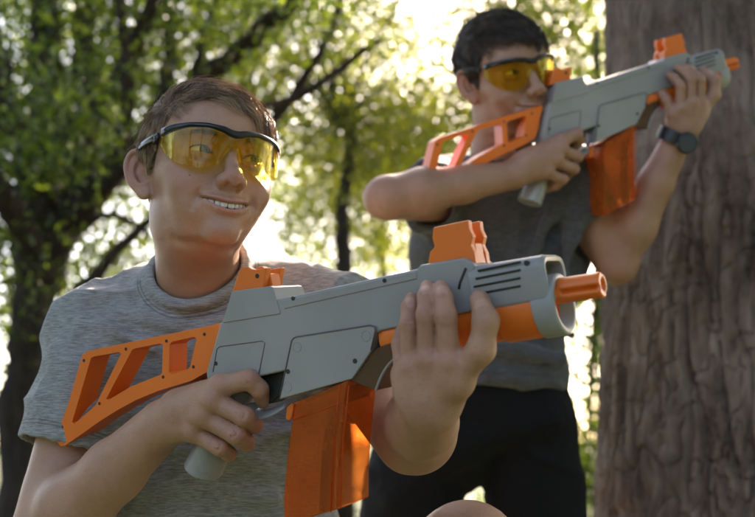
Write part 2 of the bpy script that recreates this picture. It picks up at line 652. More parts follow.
    for x, w_, sc in ((x0, sy, 0), (x1 - .004, sy, 1), (x1, sy - .0025, 1), (x1 - .001, sy - .006, 1), (x1 - .03, sy - .006, 1)):
        zb = zb0 + (zb1 - zb0) * sc; zt = zt0 + (zt1 - zt0) * sc
        ins = sy - w_
        rings.append([bm.verts.new((x, p[0], p[1])) for p in rrect(zb + ins, zt - ins, w_, .011 - ins * .6)])
    n = len(rings[0])
    for r0, r1 in zip(rings, rings[1:]):
        for i in range(n): bm.faces.new((r0[i], r0[(i + 1) % n], r1[(i + 1) % n], r1[i]))
    bm.faces.new(rings[0]); bm.faces.new(rings[-1])
    shroud = bm_obj('shroud', bm, M_GREY, root, bevel=.0006)
    for y0 in range(4):
        a0 = (478 - y0 * 2.0, 270.8 + y0 * 8.0); a1 = (520.5, 262 + y0 * 8.0)
        line(shroud, [a0, a1], -sy, .0011, 'vent_slot', mat=M_DARK)
    disc(shroud, 526.5, 263, -sy, .0024)
    line(shroud, [(466, 268), (460, 283), (459, 289)], -.0252, .0012, 'vent_slot', mat=M_DARK)
    # round lower collar of the mouth and orange under-barrel tube
    zc = G(548, 306, -.02)[1]; xm = x1
    bm = bmesh.new()
    def circ(x, r, zc=zc): return [bm.verts.new((x, r * math.cos(a), zc + r * math.sin(a))) for a in np.linspace(0, 2 * math.pi, 28, endpoint=False)]
    rg = [circ(x, r) for x, r in ((xm - .018, .0275), (xm + .001, .0275), (xm + .003, .0255), (xm + .002, .021), (xm - .012, .019))]
    for r0, r1 in zip(rg, rg[1:]):
        for i in range(28): bm.faces.new((r0[i], r0[(i + 1) % 28], r1[(i + 1) % 28], r1[i]))
    bm.faces.new(rg[-1])
    bm_obj('muzzle_collar', bm, M_GREY, root, smooth=True)
    bm = bmesh.new()
    xa = G(380, 335, -.02)[0]
    rg = [circ(x, r, z) for x, r, z in ((xa, .0235, zc - .004), (xm - .055, .0235, zc), (xm - .053, .0262, zc), (xm - .012, .0262, zc), (xm - .010, .0240, zc))]
    for r0, r1 in zip(rg, rg[1:]):
        for i in range(28): bm.faces.new((r0[i], r0[(i + 1) % 28], r1[(i + 1) % 28], r1[i]))
    bm.faces.new(rg[0]); bm.faces.new(rg[-1])
    bm_obj('underbarrel_tube', bm, M_ORANGE, root, smooth=True); set_auto(root.children[-1], 30)
    bm = bmesh.new()
    rg = [circ(x, r) for x, r in ((xm - .0125, .0200), (xm - .0120, .0200))]
    for i in range(28): bm.faces.new((rg[0][i], rg[0][(i + 1) % 28], rg[1][(i + 1) % 28], rg[1][i]))
    bm.faces.new(rg[1])
    bm_obj('bore', bm, M_DARK, root)
    # ---- fluted orange barrel tip
    b0 = GL(556, 291.5, 0); b1 = GL(603, 284.5, 0)
    ax = (b1 - b0); L = np.linalg.norm(ax); ax /= L
    e1 = np.array([0, 1.0, 0]); e2 = np.cross(ax, e1)
    bm = bmesh.new()
    nn = 48
    def fl(s, r, deep):
        o = []
        for a in np.linspace(0, 2 * math.pi, nn, endpoint=False):
            c = math.cos(3 * (a - R(190)))
            q = r - deep * max(0, (c - .72) / .28) ** .5 if c > .72 else r
            o.append(bm.verts.new(b0 + ax * s * L + (e1 * math.cos(a) + e2 * math.sin(a)) * q))
        return o
    rg = [fl(s, r, d) for s, r, d in ((-.4, .0112, 0), (.16, .0112, 0), (.19, .0112, .0068), (.90, .0112, .0068), (.93, .0112, .0030), (.985, .0110, .0030), (1.0, .0098, .002), (1.0, .0062, 0), (.8, .006, 0))]
    for r0, r1 in zip(rg, rg[1:]):
        for i in range(nn): bm.faces.new((r0[i], r0[(i + 1) % nn], r1[(i + 1) % nn], r1[i]))
    bm.faces.new(rg[-1])
    bm_obj('barrel_tip', bm, M_ORANGE, root, smooth=True); set_auto(root.children[-1], 40)
    return root


def kids(o): return [c for c in bpy.data.objects if c.parent == o]


def copy_tree(o, parent=None):
    c = o.copy(); COL.objects.link(c)
    if parent is not None:
        c.parent = parent
    for ch in kids(o): copy_tree(ch, c)
    return c


gun1 = make_blaster()
gun1.matrix_world = GUN1
tag(gun1, 'grey and orange toy blaster held low across the belly by the boy in front', 'toy blaster', 'toy foam blasters')
# ------------------------------------------------------------------ heads (local metres: x = own left, y = back, z = up, eye line at z = 0)
def mm(*a): return np.array(a, float) * 0.001


def rotz(a): return np.array([[math.cos(a), -math.sin(a), 0], [math.sin(a), math.cos(a), 0], [0, 0, 1.0]])
def rotx(a): return np.array([[1.0, 0, 0], [0, math.cos(a), -math.sin(a)], [0, math.sin(a), math.cos(a)]])
def roty(a): return np.array([[math.cos(a), 0, math.sin(a)], [0, 1.0, 0], [-math.sin(a), 0, math.cos(a)]])


def mouth(K):
    m = K.get('smile', 1.0); g = K.get('gap', 2.4)
    xc = 24 + 4.5 * m; zc = -57.5 + 4.5 * m
    r = dict(xc=xc, zc=zc)
    r['mid'] = lambda t: -62.2 + (zc + 62.2) * t ** 1.8
    r['h'] = lambda t: g * np.maximum(1 - np.asarray(t) ** 2.2, 0) + .1
    r['up'] = lambda t: r['mid'](t) + r['h'](t) + 2.6 * (1 - t ** 2)
    r['lo'] = lambda t: r['mid'](t) - r['h'](t) - 3.4 * (1 - t ** 2)
    r['y'] = lambda t: -90.6 + 11.5 * t ** 2.0
    return r


def head_prims(K):
    """K: dict of proportions. Symmetric: features are given for x > 0 and evaluated at |x|."""
    w = K.get('w', 1.0); fat = K.get('fat', 0.0); smile = K.get('smile', 1.0); ln = K.get('len', 0.0)
    L = []
    def E(c, r, k, op='+', rot=None): L.append(Ell(mm(*c), mm(*r), rot, k * .001, op))
    def C(a, b, ra, rb, k, op='+'): L.append(Cap(mm(*a), mm(*b), ra * .001, rb * .001, k * .001, op))
    def CH(pts, rads, k, op='+', kin=3): L.append(chain([mm(*p) for p in pts], [r * .001 for r in rads], k * .001, op, kin * .001))
    E((0, 12, 27), (73 * w, 92, 79), 5)
    E((0, -29, 32), (58 * w, 57, 48), 20)
    E((0, -25, -26), (60 * w, 57, 60), 20)
    E((0, -22, -66 - ln), ((45 + fat * 3) * w, 54, 38), 20)
    E((31 * w, 2, -54 - ln), (16 + fat * 2, 25, 27), 20)
    E((0, -72.5, -91 - ln), (20, 17, 15.5 + fat), 11)
    E((35, -56 - smile, -35), (24, 23, 20), 16)                    # cheek
    E((28, -51, -57 - ln * .5), (18 + fat * 2, 22, 20), 16)                     # lower cheek
    E((52 * w, -40, -18), (13, 26, 12), 14)                   # cheekbone
    E((0, -31, -94 - ln), (33, 33, 12 + fat * 3), 20)
    CH([(36, -24, -97 - ln), (23, -47, -107 - ln), (0, -57, -110 - ln)], [.8, 3.0, 3.8], 18, '-', 8)            # under the chin
    C((10, -77, 17), (46, -63, 19), 7, 6.5, 14)             # brow
    E((30, -95, 0), (20, 15, 12), 12, '-')               # socket
    # lids round the eyeball
    E((30, -67, 0), (14.2, 13.9, 12.8), 6)
    up = K.get('lid_up', 4.6); lo = K.get('lid_lo', 3.0)
    ec = mm(30, -67, 0)
    def lidcut(p):
        x = (p[..., 0] - ec[0]) * 1000; z = (p[..., 2] - ec[2]) * 1000 - 0.07 * x
        q = np.clip(1 - (x / 13.2) ** 2, -1, 1)
        q = np.where(q > 0, np.sqrt(np.maximum(q, 0)) * .45 + q * .55, q)
        d = np.maximum(z - up * q - .4, -lo * q - z - .4)
        d = np.maximum(d, (p[..., 1] - ec[1]) * 1000 + 5)
        r = np.sqrt(((p - ec) ** 2).sum(-1)) * 1000
        return np.maximum(np.maximum(d, r - 17), -(r - 11.0)) * .001
    L.append(Fn(lidcut, .0012, '-'))
    # fold over the upper lid, bag under the lower
    CH([(20, -80.2, 7.4), (31, -81.5, 9.4), (43, -74.5, 6.8)], [.6, .7, .6], 2.5, '-')
    CH([(19, -79.5, -7), (30, -82, -9.5), (42, -76, -7.5)], [1.0, 1.5, 1.0], 6)
    # nose
    nw = K.get('nose_w', 1.0); nl = K.get('nose_l', 0.0)
    C((0, -78.5, 7), (0, -97, -26), 7, 8.5 * nw, 11)
    E((0, -100 - nl, -32), (9.4 * nw, 10, 9.0), 8)
    E((11 * nw, -93.5 - nl * .5, -36), (6.6 * nw, 10, 7.6), 4)
    C((0, -90, -41), (0, -101 - nl, -39), 4.2, 4.6, 4)
    E((6.6 * nw, -98 - nl, -43.2), (3.6 * nw, 5.8, 4.2), 2.5, '-')
    CH([(17 * nw, -89, -29), (20 * nw, -86.5, -36), (18.5 * nw, -86, -43)], [.8, 1.1, 1.0], 4, '-')
    # mouth
    m = smile
    E((0, -68, -60), (33, 21, 22), 14)
    mo = mouth(K)
    xs = (.97, .8, .6, .38, .18, 0)
    CH([(mo['xc'] * x, mo['y'](x) + .6, mo['up'](x)) for x in xs], [1.3, 2.2, 2.9, 3.3, 3.5, 3.2], 3.5)
    CH([(mo['xc'] * x, mo['y'](x) + 1.4, mo['lo'](x)) for x in xs], [1.3, 2.4, 3.2, 3.8, 4.2, 4.4], 3.5)
    def gapf(p):
        x = p[..., 0] * 1000; z = p[..., 2] * 1000; t = np.clip(x / mo['xc'], 0, 1)
        return np.maximum(np.maximum(np.abs(z - mo['mid'](t)) - mo['h'](t), p[..., 1] * 1000 + 74), x - mo['xc']) * .0008
    L.append(Fn(gapf, .0016, '-'))
    E((mo['xc'] + 2.5, -82.5, mo['zc'] + .3), (2.8, 4.6, 5.0), 5, '-')           # corner dimple
    CH([(19 * nw, -90, -44), (29, -85.8, -48), (35.5, -79.3, -57), (37, -74, -66)], [1.1, 2.2 * m, 2.4 * m, .9], 7, '-')
    E((0, -95, -80 - ln * .6), (17, 5.5, 4), 9, '-')
    C((0, -96, -48), (0, -96.2, -52.5), 2.2, 2.4, 4, '-')
    # ear
    ea = R(K.get('ear', 30))
    e0 = mm(70.5 * w, K.get('ear_y', 13), -9)
    er = rotz(-ea) @ rotx(R(-15))
    def ep(u, v, wv): return (e0 + er @ (np.array([wv, u, v]) * .001)) * 1000
    L2 = []
    def EE(c, r, k, op='+'): L2.append(Ell(ep(*c) * .001, np.array([r[2], r[0], r[1]]) * .001, er, k * .001, op))
    EE((2, 1, 1), (15, 27, 5), 3)
    EE((-6, 0, -2), (10, 20, 9), 5)
    EE((1, 7, 6.0), (10, 17, 4.8), 3, '-')
    EE((-2, -6, 5.5), (9, 11, 7.5), 2.5, '-')
    hp = [(-11, 7), (-10, 19), (-3, 27.5), (7, 28.5), (15, 20), (17, 8), (14.5, -6), (9.5, -16), (5, -22)]
    hp = catmull([np.array(ep(u, v, 2.6 + (2.2 if 0 < i < 7 else 0))) * .001 for i, (u, v) in enumerate(hp)], 3)
    L2.append(chain(list(hp), [.0030] * len(hp), .0025, '+', .001))
    ah = catmull([np.array(ep(u, v, wv)) * .001 for u, v, wv in ((1, 19, 3.0), (8, 9, 4.5), (8.5, -4, 4.2), (3, -14, 4), (-6, -15, 3.5))], 3)
    L2.append(chain(list(ah), [.0026] * len(ah), .003, '+', .001))
    EE((0, -24, 1.5), (8.5, 8, 4.2), 4)
    EE((-11.5, -5, 3.5), (4.2, 6, 4.0), 3)
    L.append(Group(L2, .005, '+', None, (e0, .040)))
    return L


def head_group(K, xf, k=.02):
    def warp(q):
        q = q.copy()
        q[..., 0] = np.abs(q[..., 0])
        return q
    c = np.array(xf @ Vector((0, 0, 0)))
    return Group(head_prims(K), k, '+', xf, (c, .165), warp)


RUDDY = []


def seg_dist(q, pts):
    r = np.full(len(q), 9.0)
    for a, b in zip(pts, pts[1:]): r = np.minimum(r, Cap(a, b, 0, 0).d(q))
    return r


def skin_attrs(o, v, xf, K):
    """colour fields that belong to the skin itself: lips, ruddy areas"""
    m = np.array(xf.inverted()); q = v @ m[:3, :3].T + m[:3, 3]
    q = q.copy(); q[:, 0] = np.abs(q[:, 0])
    mo = mouth(K); xs = (1, .8, .6, .38, .18, 0)
    up = [mm(mo['xc'] * x, mo['y'](x) - 1.5, mo['up'](x) - .3) for x in xs]
    lo = [mm(mo['xc'] * x, mo['y'](x) - 1.5, mo['lo'](x) + .3) for x in xs]
    t = np.clip(1 - q[:, 0] / .028, 0, 1) ** .6
    d = np.minimum(seg_dist(q, up) - .0034 * t, seg_dist(q, lo) - .0042 * t)
    lip = np.clip(.5 - d / .0016, 0, 1)
    far = np.linalg.norm(q - mm(0, -40, 0), axis=1) > .2
    lip[far] = 0
    def bl(c, r): return np.exp(-(((q - mm(*c)) / (np.array(r) * .001)) ** 2).sum(1))
    red = .75 * bl((40, -70, -36), (18, 25, 15)) + .8 * bl((0, -106, -33), (14, 14, 10)) + .9 * bl((78, 18, -5), (14, 20, 32)) + .35 * bl((0, -85, -92), (18, 14, 12))
    red = np.clip(red + .35 * bl((31, -78, 0), (17, 12, 10)), 0, 1)
    red[far] = 0
    for c, r in RUDDY:
        dd = ((v - c) ** 2).sum(1); red = np.maximum(red, .75 * np.exp(-dd / (r * r)))
    RUDDY.clear()
    attr(o, 'lip', lip); attr(o, 'ruddy', red)


def skin_mat(name, col, red, lip, hairc):
    m, nt, b = mat_new(name)
    tc = N(nt, 'ShaderNodeTexCoord')
    n1 = N(nt, 'ShaderNodeTexNoise', i_Scale=22.0, i_Detail=6.0, i_Roughness=0.6)
    nt.links.new(tc.outputs['Object'], n1.inputs['Vector'])
    r = ramp(nt, n1.outputs['Fac'], [(0.25, tuple(c * f for c, f in zip(col, (.80, .72, .68)))), (0.5, col), (0.78, tuple(c * f for c, f in zip(col, (1.14, 1.10, 1.06))))])
    n2 = N(nt, 'ShaderNodeTexNoise', i_Scale=420.0, i_Detail=3.0)
    nt.links.new(tc.outputs['Object'], n2.inputs['Vector'])
    fr = ramp(nt, n2.outputs['Fac'], [(0.60, (1, 1, 1)), (0.68, (.66, .52, .42))])
    mu = N(nt, 'ShaderNodeMixRGB', blend_type='MULTIPLY'); mu.inputs[0].default_value = .35
    nt.links.new(r.outputs[0], mu.inputs[1]); nt.links.new(fr.outputs[0], mu.inputs[2])
    a1 = N(nt, 'ShaderNodeAttribute', attribute_name='ruddy')
    m1 = N(nt, 'ShaderNodeMixRGB'); m1.inputs[2].default_value = (*red, 1)
    f1 = N(nt, 'ShaderNodeMath', operation='MULTIPLY'); f1.inputs[1].default_value = .6
    nt.links.new(a1.outputs['Fac'], f1.inputs[0]); nt.links.new(f1.outputs[0], m1.inputs[0])
    nt.links.new(mu.outputs[0], m1.inputs[1])
    a2 = N(nt, 'ShaderNodeAttribute', attribute_name='lip')
    m2 = N(nt, 'ShaderNodeMixRGB'); m2.inputs[2].default_value = (*lip, 1)
    f2 = N(nt, 'ShaderNodeMath', operation='MULTIPLY'); f2.inputs[1].default_value = .8
    nt.links.new(a2.outputs['Fac'], f2.inputs[0]); nt.links.new(f2.outputs[0], m2.inputs[0])
    nt.links.new(m1.outputs[0], m2.inputs[1])
    a4 = N(nt, 'ShaderNodeAttribute', attribute_name='nail')
    m4 = N(nt, 'ShaderNodeMixRGB'); m4.inputs[2].default_value = (.66, .38, .30, 1)
    nt.links.new(a4.outputs['Fac'], m4.inputs[0]); nt.links.new(m2.outputs[0], m4.inputs[1])
    m2 = m4
    a3 = N(nt, 'ShaderNodeAttribute', attribute_name='scalp')
    m3 = N(nt, 'ShaderNodeMixRGB'); m3.inputs[2].default_value = (*hairc, 1)
    nt.links.new(a3.outputs['Fac'], m3.inputs[0]); nt.links.new(m2.outputs[0], m3.inputs[1])
    nt.links.new(m3.outputs[0], b.inputs['Base Color'])
    b.inputs['Subsurface Weight'].default_value = 0.12
    b.inputs['Subsurface Radius'].default_value = (1.0, .35, .2)
    b.inputs['Subsurface Scale'].default_value = 0.0028
    rr = ramp(nt, n1.outputs['Fac'], [(0.3, (.36,) * 3), (0.75, (.52,) * 3)])
    nt.links.new(rr.outputs[0], b.inputs['Roughness'])
    v = N(nt, 'ShaderNodeTexVoronoi', i_Scale=1100.0)
    nt.links.new(tc.outputs['Object'], v.inputs['Vector'])
    n3 = N(nt, 'ShaderNodeTexNoise', i_Scale=160.0, i_Detail=4.0)
    nt.links.new(tc.outputs['Object'], n3.inputs['Vector'])
    ad = N(nt, 'ShaderNodeMath', operation='ADD')
    nt.links.new(v.outputs['Distance'], ad.inputs[0]); nt.links.new(n3.outputs['Fac'], ad.inputs[1])
    bp = N(nt, 'ShaderNodeBump', i_Strength=.45, i_Distance=.0008)
    nt.links.new(ad.outputs[0], bp.inputs['Height']); nt.links.new(bp.outputs[0], b.inputs['Normal'])
    return m


M_SKIN1 = skin_mat('fair skin', (.435, .236, .157), (.42, .145, .100), (.47, .19, .15), (.07, .042, .027))
M_SKIN2 = skin_mat('tan skin', (.36, .192, .125), (.36, .17, .12), (.38, .16, .13), (.02, .014, .010))


def eye_mat(name, iris):
    m, nt, b = mat_new(name)
    tc = N(nt, 'ShaderNodeTexCoord')
    gr = N(nt, 'ShaderNodeSeparateXYZ'); nt.links.new(tc.outputs['Object'], gr.inputs[0])
    # distance from the optical axis (-y)
    v = N(nt, 'ShaderNodeVectorMath', operation='MULTIPLY'); v.inputs[1].default_value = (1, 0, 1)
    nt.links.new(tc.outputs['Object'], v.inputs[0])
    l = N(nt, 'ShaderNodeVectorMath', operation='LENGTH'); nt.links.new(v.outputs[0], l.inputs[0])
    s = N(nt, 'ShaderNodeMath', operation='MULTIPLY'); s.inputs[1].default_value = 100.0
    nt.links.new(l.outputs['Value'], s.inputs[0])
    r = ramp(nt, s.outputs[0], [(0.0, (.004, .004, .004)), (.27, (.004, .004, .004)), (.31, iris), (.57, tuple(c * .7 for c in iris)), (.635, (.03, .025, .02)), (.70, (.62, .57, .53)), (1.0, (.62, .5, .46))])
    nt.links.new(r.outputs[0], b.inputs['Base Color'])
    b.inputs['Roughness'].default_value = .06
    return m


M_EYE1 = eye_mat('grey green eye', (.10, .11, .06))
M_EYE2 = eye_mat('brown eye', (.08, .04, .02))
M_TEETH, _nt, _b = mat_new('tooth enamel')
_b.inputs['Base Color'].default_value = (.72, .66, .56, 1); _b.inputs['Roughness'].default_value = .22
M_MOUTH = plastic('inner mouth', (.10, .02, .02), .5)


def add_face_parts(person, xf, K, eye_m, gaze):
    r = .0122
    for s in (1, -1):
        vs, fs = [], []
        nu, nv = 28, 20
        bm = bmesh.new()
        bmesh.ops.create_uvsphere(bm, u_segments=32, v_segments=20, radius=r)
        for v in bm.verts:                       # cornea bulge
            c = -v.co.y / r
            if c > .86: v.co.y -= (c - .86) * .006
        o = bm_obj('eye', bm, eye_m, person, smooth=True)
        g = Vector(gaze).normalized()
        rot = Vector((0, -1, 0)).rotation_difference(g).to_matrix().to_4x4()
        o.matrix_world = xf @ Matrix.Translation(Vector(mm(30 * s, -67, 0))) @ rot
        # dark lash line along the upper lid
        ptsl = []
        for x in np.linspace(-12.8, 12.8, 17):
            q = max(1 - (x / 13.2) ** 2, 0); q = math.sqrt(q) * .45 + q * .55
            z = K.get('lid_up', 4.6) * q + .4 + .07 * x
            ptsl.append(mm(s * (30 + x), -67 - math.sqrt(max(14.1 ** 2 - x * x * 1.0 - z * z, 1)) * .985, z + .15))
        bm = bmesh.new(); tube(bm, ptsl, [.00035 + .0005 * (1 - abs(t)) for t in np.linspace(-1, 1, 17)], 6)
        lo_ = bm_obj('eyelashes', bm, M_BLACK, person, smooth=True); lo_.matrix_world = xf
    # upper teeth: a row along an arc
    bm = bmesh.new()
    ws = [8.2, 6.6, 7.4, 6.8, 6.8]
    for s in (1, -1):
        x = 0
        for i, wd in enumerate(ws):
            xm = x + wd / 2; x += wd * .88
            y = -85.6 + xm * xm / 46
            a = math.atan(2 * xm / 46)
            hgt = [9.0, 8.2, 8.8, 7.4, 7][i]
            zt = -55.0 + xm * .06
            M = Matrix.Translation(Vector(mm(s * xm, y, zt - hgt / 2))) @ Matrix.Rotation(s * a, 4, 'Z') @ Matrix.Diagonal((wd * .00049, .0022, hgt * .0005, 1))
            g = bmesh.ops.create_uvsphere(bm, u_segments=14, v_segments=10, radius=1.0, matrix=Matrix.Identity(4))
            for v in g['verts']:
                c = v.co
                f = lambda t: math.copysign(abs(t) ** .5, t)
                c.x, c.z = f(c.x), f(c.z)
                v.co = M @ c
    o = bm_obj('teeth', bm, M_TEETH, person, smooth=True); o.matrix_world = xf
    bm = bmesh.new()
    bmesh.ops.create_uvsphere(bm, u_segments=20, v_segments=12, radius=1.0, matrix=Matrix.Translation(Vector(mm(0, -70, -62))) @ Matrix.Diagonal((.022, .0165, .007, 1)))
    o = bm_obj('mouth_cavity', bm, M_MOUTH, person, smooth=True); o.matrix_world = xf


K1 = dict(w=.98, fat=0.0, len=-5, smile=1.22, ear=36, nose_w=.98, gap=3.3, lid_up=4.2, lid_lo=2.4)
K2 = dict(w=.94, fat=-.6, ear_y=6, smile=.9, ear=24, nose_w=1.0, nose_l=2, len=4, gap=2.0, lid_up=4.3, lid_lo=2.4)
# ------------------------------------------------------------------ the two boys
CF = np.eye(4); CF[:3, 0] = CAM_R; CF[:3, 1] = CAM_F; CF[:3, 2] = CAM_U; CF[:3, 3] = CAM_O
CF = Matrix(CF.tolist())


def pose(yaw, pitch, roll, x, up, d):
    return CF @ Matrix.Translation((x, d, up)) @ Matrix.Rotation(R(yaw), 4, 'Z') @ Matrix.Rotation(R(pitch), 4, 'X') @ Matrix.Rotation(R(roll), 4, 'Y')


HEAD1 = pose(30, -12.0, 8.2, -.2038, .0985, 1.228)
HEAD2 = pose(24, 2.0, -10.5, .2165, .312, 1.80)
GUN2 = pose(19.5, 1.6, -18.1, .0448, .0990, 1.662)


def g2w(Mg):
    m = np.array(Mg)
    return lambda u, v, y=0.0: m[:3, :3] @ GL(u, v, y) + m[:3, 3]


def right_hand(g):
    """right hand closed round the grip, given the blaster's frame; returns prims and the wrist"""
    L = []
    wr = g(163, 424, -.020)
    mcp = [g(221, 386, -.033), g(212, 400, -.038), g(203, 416, -.038), g(193, 431, -.034)]
    for i, (m, r) in enumerate(zip(mcp, (.0125, .0125, .0122, .0115))):
        w_ = wr + (m - wr) * .12
        L.append(Cap(w_, m, .0165, r, .012))
    L.append(Cap(g(180, 408, -.024), g(203, 402, -.028), .021, .019, .012))
    F_ = [([mcp[0], g(249, 379.5, -.031), g(259.5, 389, -.023), g(263, 401, -.011)], [.0118, .0104, .0094, .0078]),
          ([mcp[1], g(244.5, 416.5, -.033), g(254.5, 425, -.012), g(251, 427, .010)], [.0112, .0100, .0088, .0075]),
          ([mcp[2], g(236, 435, -.034), g(246.5, 442.5, -.012), g(243, 443, .010)], [.0110, .0098, .0086, .0073]),
          ([mcp[3], g(220, 447.5, -.033), g(229, 454, -.014), g(226, 455, .006)], [.0100, .0088, .0078, .0066])]
    for p, r in F_: L.append(chain([p[0] + (p[0] - p[1]) * .25] + p, [r[0] * .88] + [q * .965 for q in r], .0009, '+', .004))
    for m in mcp: L.append(Ell(m + (g(200, 400, -.1) - g(200, 400)) * .055, (.0095,) * 3, None, .008))
    nv = (g(200, 400, -.1) - g(200, 400)); nv = nv / np.linalg.norm(nv)
    for p, r in F_: RUDDY.extend([(p[0] + nv * .008, .009), (p[1] + nv * .007, .009), (p[2] + nv * .005, .007), (p[3], .007)])
    for p, r in F_:
        a_ = p[1] - p[0]; a_ = a_ / np.linalg.norm(a_); sd_ = np.cross(a_, nv)
        for t in (-.004, -.0012):
            c = p[1] + a_ * t + nv * (r[1] - .0002); L.append(Cap(c - sd_ * .005, c + sd_ * .005, .0007, .0007, .0014, '-'))
        L.append(Cap(p[0] + nv * .0075, wr + (p[0] - wr) * .35 + nv * .010, .0036, .003, .010))
    # thumb over the back of the grip, on the far side
    L.append(Cap(wr, g(205, 394, .004), .017, .014, .012))
    L.append(chain([g(205, 394, .004), g(224, 386, .026), g(240, 386, .031), g(252, 390, .030)], [.0135, .0115, .0105, .008], .006))
    return L, wr


def left_hand(g):
    """left hand laid against the near side of the fore-end, thumb towards the muzzle"""
    L = []
    wr = g(430, 408, -.030)
    mcp = [g(449, 362, -.049), g(428, 360, -.051), g(411, 366, -.048), g(404, 374, -.042)]
    for m, r in zip(mcp, (.0125, .0125, .0120, .0115)):
        L.append(Cap(wr + (m - wr) * .15, m, .017, r, .010))
    L.append(Ell(g(429, 390, -.041), (.031, .0155, .030), None, .014))
    F_ = [([mcp[0], g(446, 316, -.0565), g(443, 298, -.0465), g(441, 288, -.0365)], [.0108, .0096, .0088, .0076]),
          ([mcp[1], g(426, 315, -.0575), g(426.5, 297, -.0475), g(427.5, 287.5, -.0365)], [.0100, .0087, .0081, .0072]),
          ([mcp[2], g(408.5, 324, -.0545), g(409.5, 308, -.0455), g(411.5, 299, -.036)], [.0096, .0082, .0076, .0066]),
          ([mcp[3], g(401, 344, -.036), g(404, 332, -.028), g(410, 326, -.024)], [.0098, .0085, .0078, .0068])]
    for p, r in F_: L.append(chain([p[0] + (p[0] - p[1]) * .25] + p, [r[0] * .88] + [q * .965 for q in r], .0009, '+', .004))
    L.append(Cap(wr, g(455, 380, -.042), .018, .0140, .012))
    L.append(chain([g(456, 378, -.042), g(481, 350, -.049), g(486, 321, -.049), g(479.5, 300, -.038)], [.0135, .0118, .0108, .0088], .007, '+', .006))
    L.append(Cap(g(457, 382, -.042), g(450, 366, -.046), .013, .010, .012))
    cam = g(429, 390, -.1) - g(429, 390, 0); cam = cam / np.linalg.norm(cam)
    for p, r in F_: RUDDY.extend([(p[0] + cam * .008, .009), (p[1] + cam * .007, .008), (p[2] + cam * .006, .006), (p[3], .007)])
    for m, q in zip(mcp[:3], (.18, .0, -.12)):           # tendons on the back of the hand
        L.append(Cap(m + cam * .0085, wr + (m - wr) * .30 + cam * .0125, .0036, .0030, .010))
    for m in mcp[:3]: L.append(Ell(m + cam * .0035, (.0088, .0088, .0075), None, .006))
    for p, r in F_[:3]:                      # knuckle creases and nail beds
        ax_ = p[2] - p[0]; ax_ = ax_ / np.linalg.norm(ax_); sd = np.cross(ax_, cam)
        for t, q in ((-.0022, p[1]), (.0014, p[1]), (0, p[2])):
            c = q + ax_ * t + cam * (r[1] - .0002)
            L.append(Cap(c - sd * .0055, c + sd * .0055, .0008, .0008, .0014, '-'))
        NAILS.append((p[3] * .55 + p[2] * .45 + cam * (r[3] + .001), sd, ax_, cam, r[3] * .72))
    tq = [g(486.5, 322, -.044), g(480, 302, -.0365)]
    ax_ = (tq[1] - tq[0]) / np.linalg.norm(tq[1] - tq[0])
    NAILS.append((tq[0] * .3 + tq[1] * .7 + cam * .0098, np.cross(ax_, cam), ax_, cam, .0068))
    return L, wr


NAILS = []


def forearm(el, wr, sh, s, kk=.016):
    """elbow bone, muscle belly below the elbow, narrow wrist"""
    a = wr - el; u = (sh - el) / np.linalg.norm(sh - el)
    out = -(a / np.linalg.norm(a) + u); out /= max(np.linalg.norm(out), 1e-6)
    return Group([Cap(el, el + a * .28, .031 * s, .038 * s, .012), Cap(el + a * .28, el + a * .62, .038 * s, .0315 * s, .012),
                  Cap(el + a * .62, wr, .0315 * s, .0245 * s, .012), Cap(el, el + out * .015, .023 * s, .014 * s, .016),
                  Cap(el + u * .05 - out * .004, el + a * .30 - out * .008, .030 * s, .030 * s, .02)], kk)


def nail_marks(o, v):
    """paler, pinker nails near given points"""
    n = np.zeros(len(v))
    for c, sd, ax_, cam, r in NAILS:
        q = v - c
        e = np.sqrt((q @ sd / r) ** 2 + (np.abs(q @ ax_) / (r * 1.15)) ** 2.0)
        n = np.maximum(n, np.clip((1 - e) / .18, 0, 1) * (np.abs(q @ cam) < .006))
    attr(o, 'nail', n * .35)
    NAILS.clear()


def bbox(pts, pad): pts = np.array(pts); return pts.min(0) - pad, pts.max(0) + pad


def join(parts):
    V, Fc, n = [], [], 0
    for v, f in parts: V.append(v); Fc.append(f + n); n += len(v)
    return np.concatenate(V), np.concatenate(Fc)


def stitch(parts, anchors):
    """join head, torso and arms into one connected skin: at each joint one facet of either side is opened and bridged"""
    parts = list(parts)
    order = [parts[1], parts[0]] + parts[2:]
    V, Fc = order[0]
    for (v, f), an in zip(order[1:], anchors):
        ia = np.argmin(np.linalg.norm(V[Fc].mean(1) - an, axis=1)); ib = np.argmin(np.linalg.norm(v[f].mean(1) - an, axis=1))
        qa, qb = Fc[ia], f[ib] + len(V)
        Vn = np.concatenate([V, v])
        best = min(((np.linalg.norm(Vn[qa] - Vn[np.roll(qb[::-1], k)], axis=1).sum(), k) for k in range(4)))[1]
        qb = np.roll(qb[::-1], best)
        br = np.array([[qa[i], qa[(i + 1) % 4], qb[(i + 1) % 4], qb[i]] for i in range(4)])
        Fc = np.concatenate([np.delete(Fc, ia, 0), np.delete(f, ib, 0) + len(V), br]); V = Vn
    return V, Fc


def hem_attr(o, v, hems, ring):
    h = np.full(len(v), .0)
    for e, n, r in hems:
        d = (v - e) @ n; near = np.linalg.norm(v - e, axis=1) < r
        h = np.where(near, d, h)
    rd = np.array([np.linalg.norm(v - p, axis=1) for p in closed_ring(*ring, 90)]).min(0)
    h = np.where(rd < .028, -rd - .0040, h)
    attr(o, 'hem', h)


def closed_ring(c, U, Vv, n=26):
    return [c + U * math.cos(a) + Vv * math.sin(a) for a in np.linspace(0, 2 * math.pi, n + 1)]


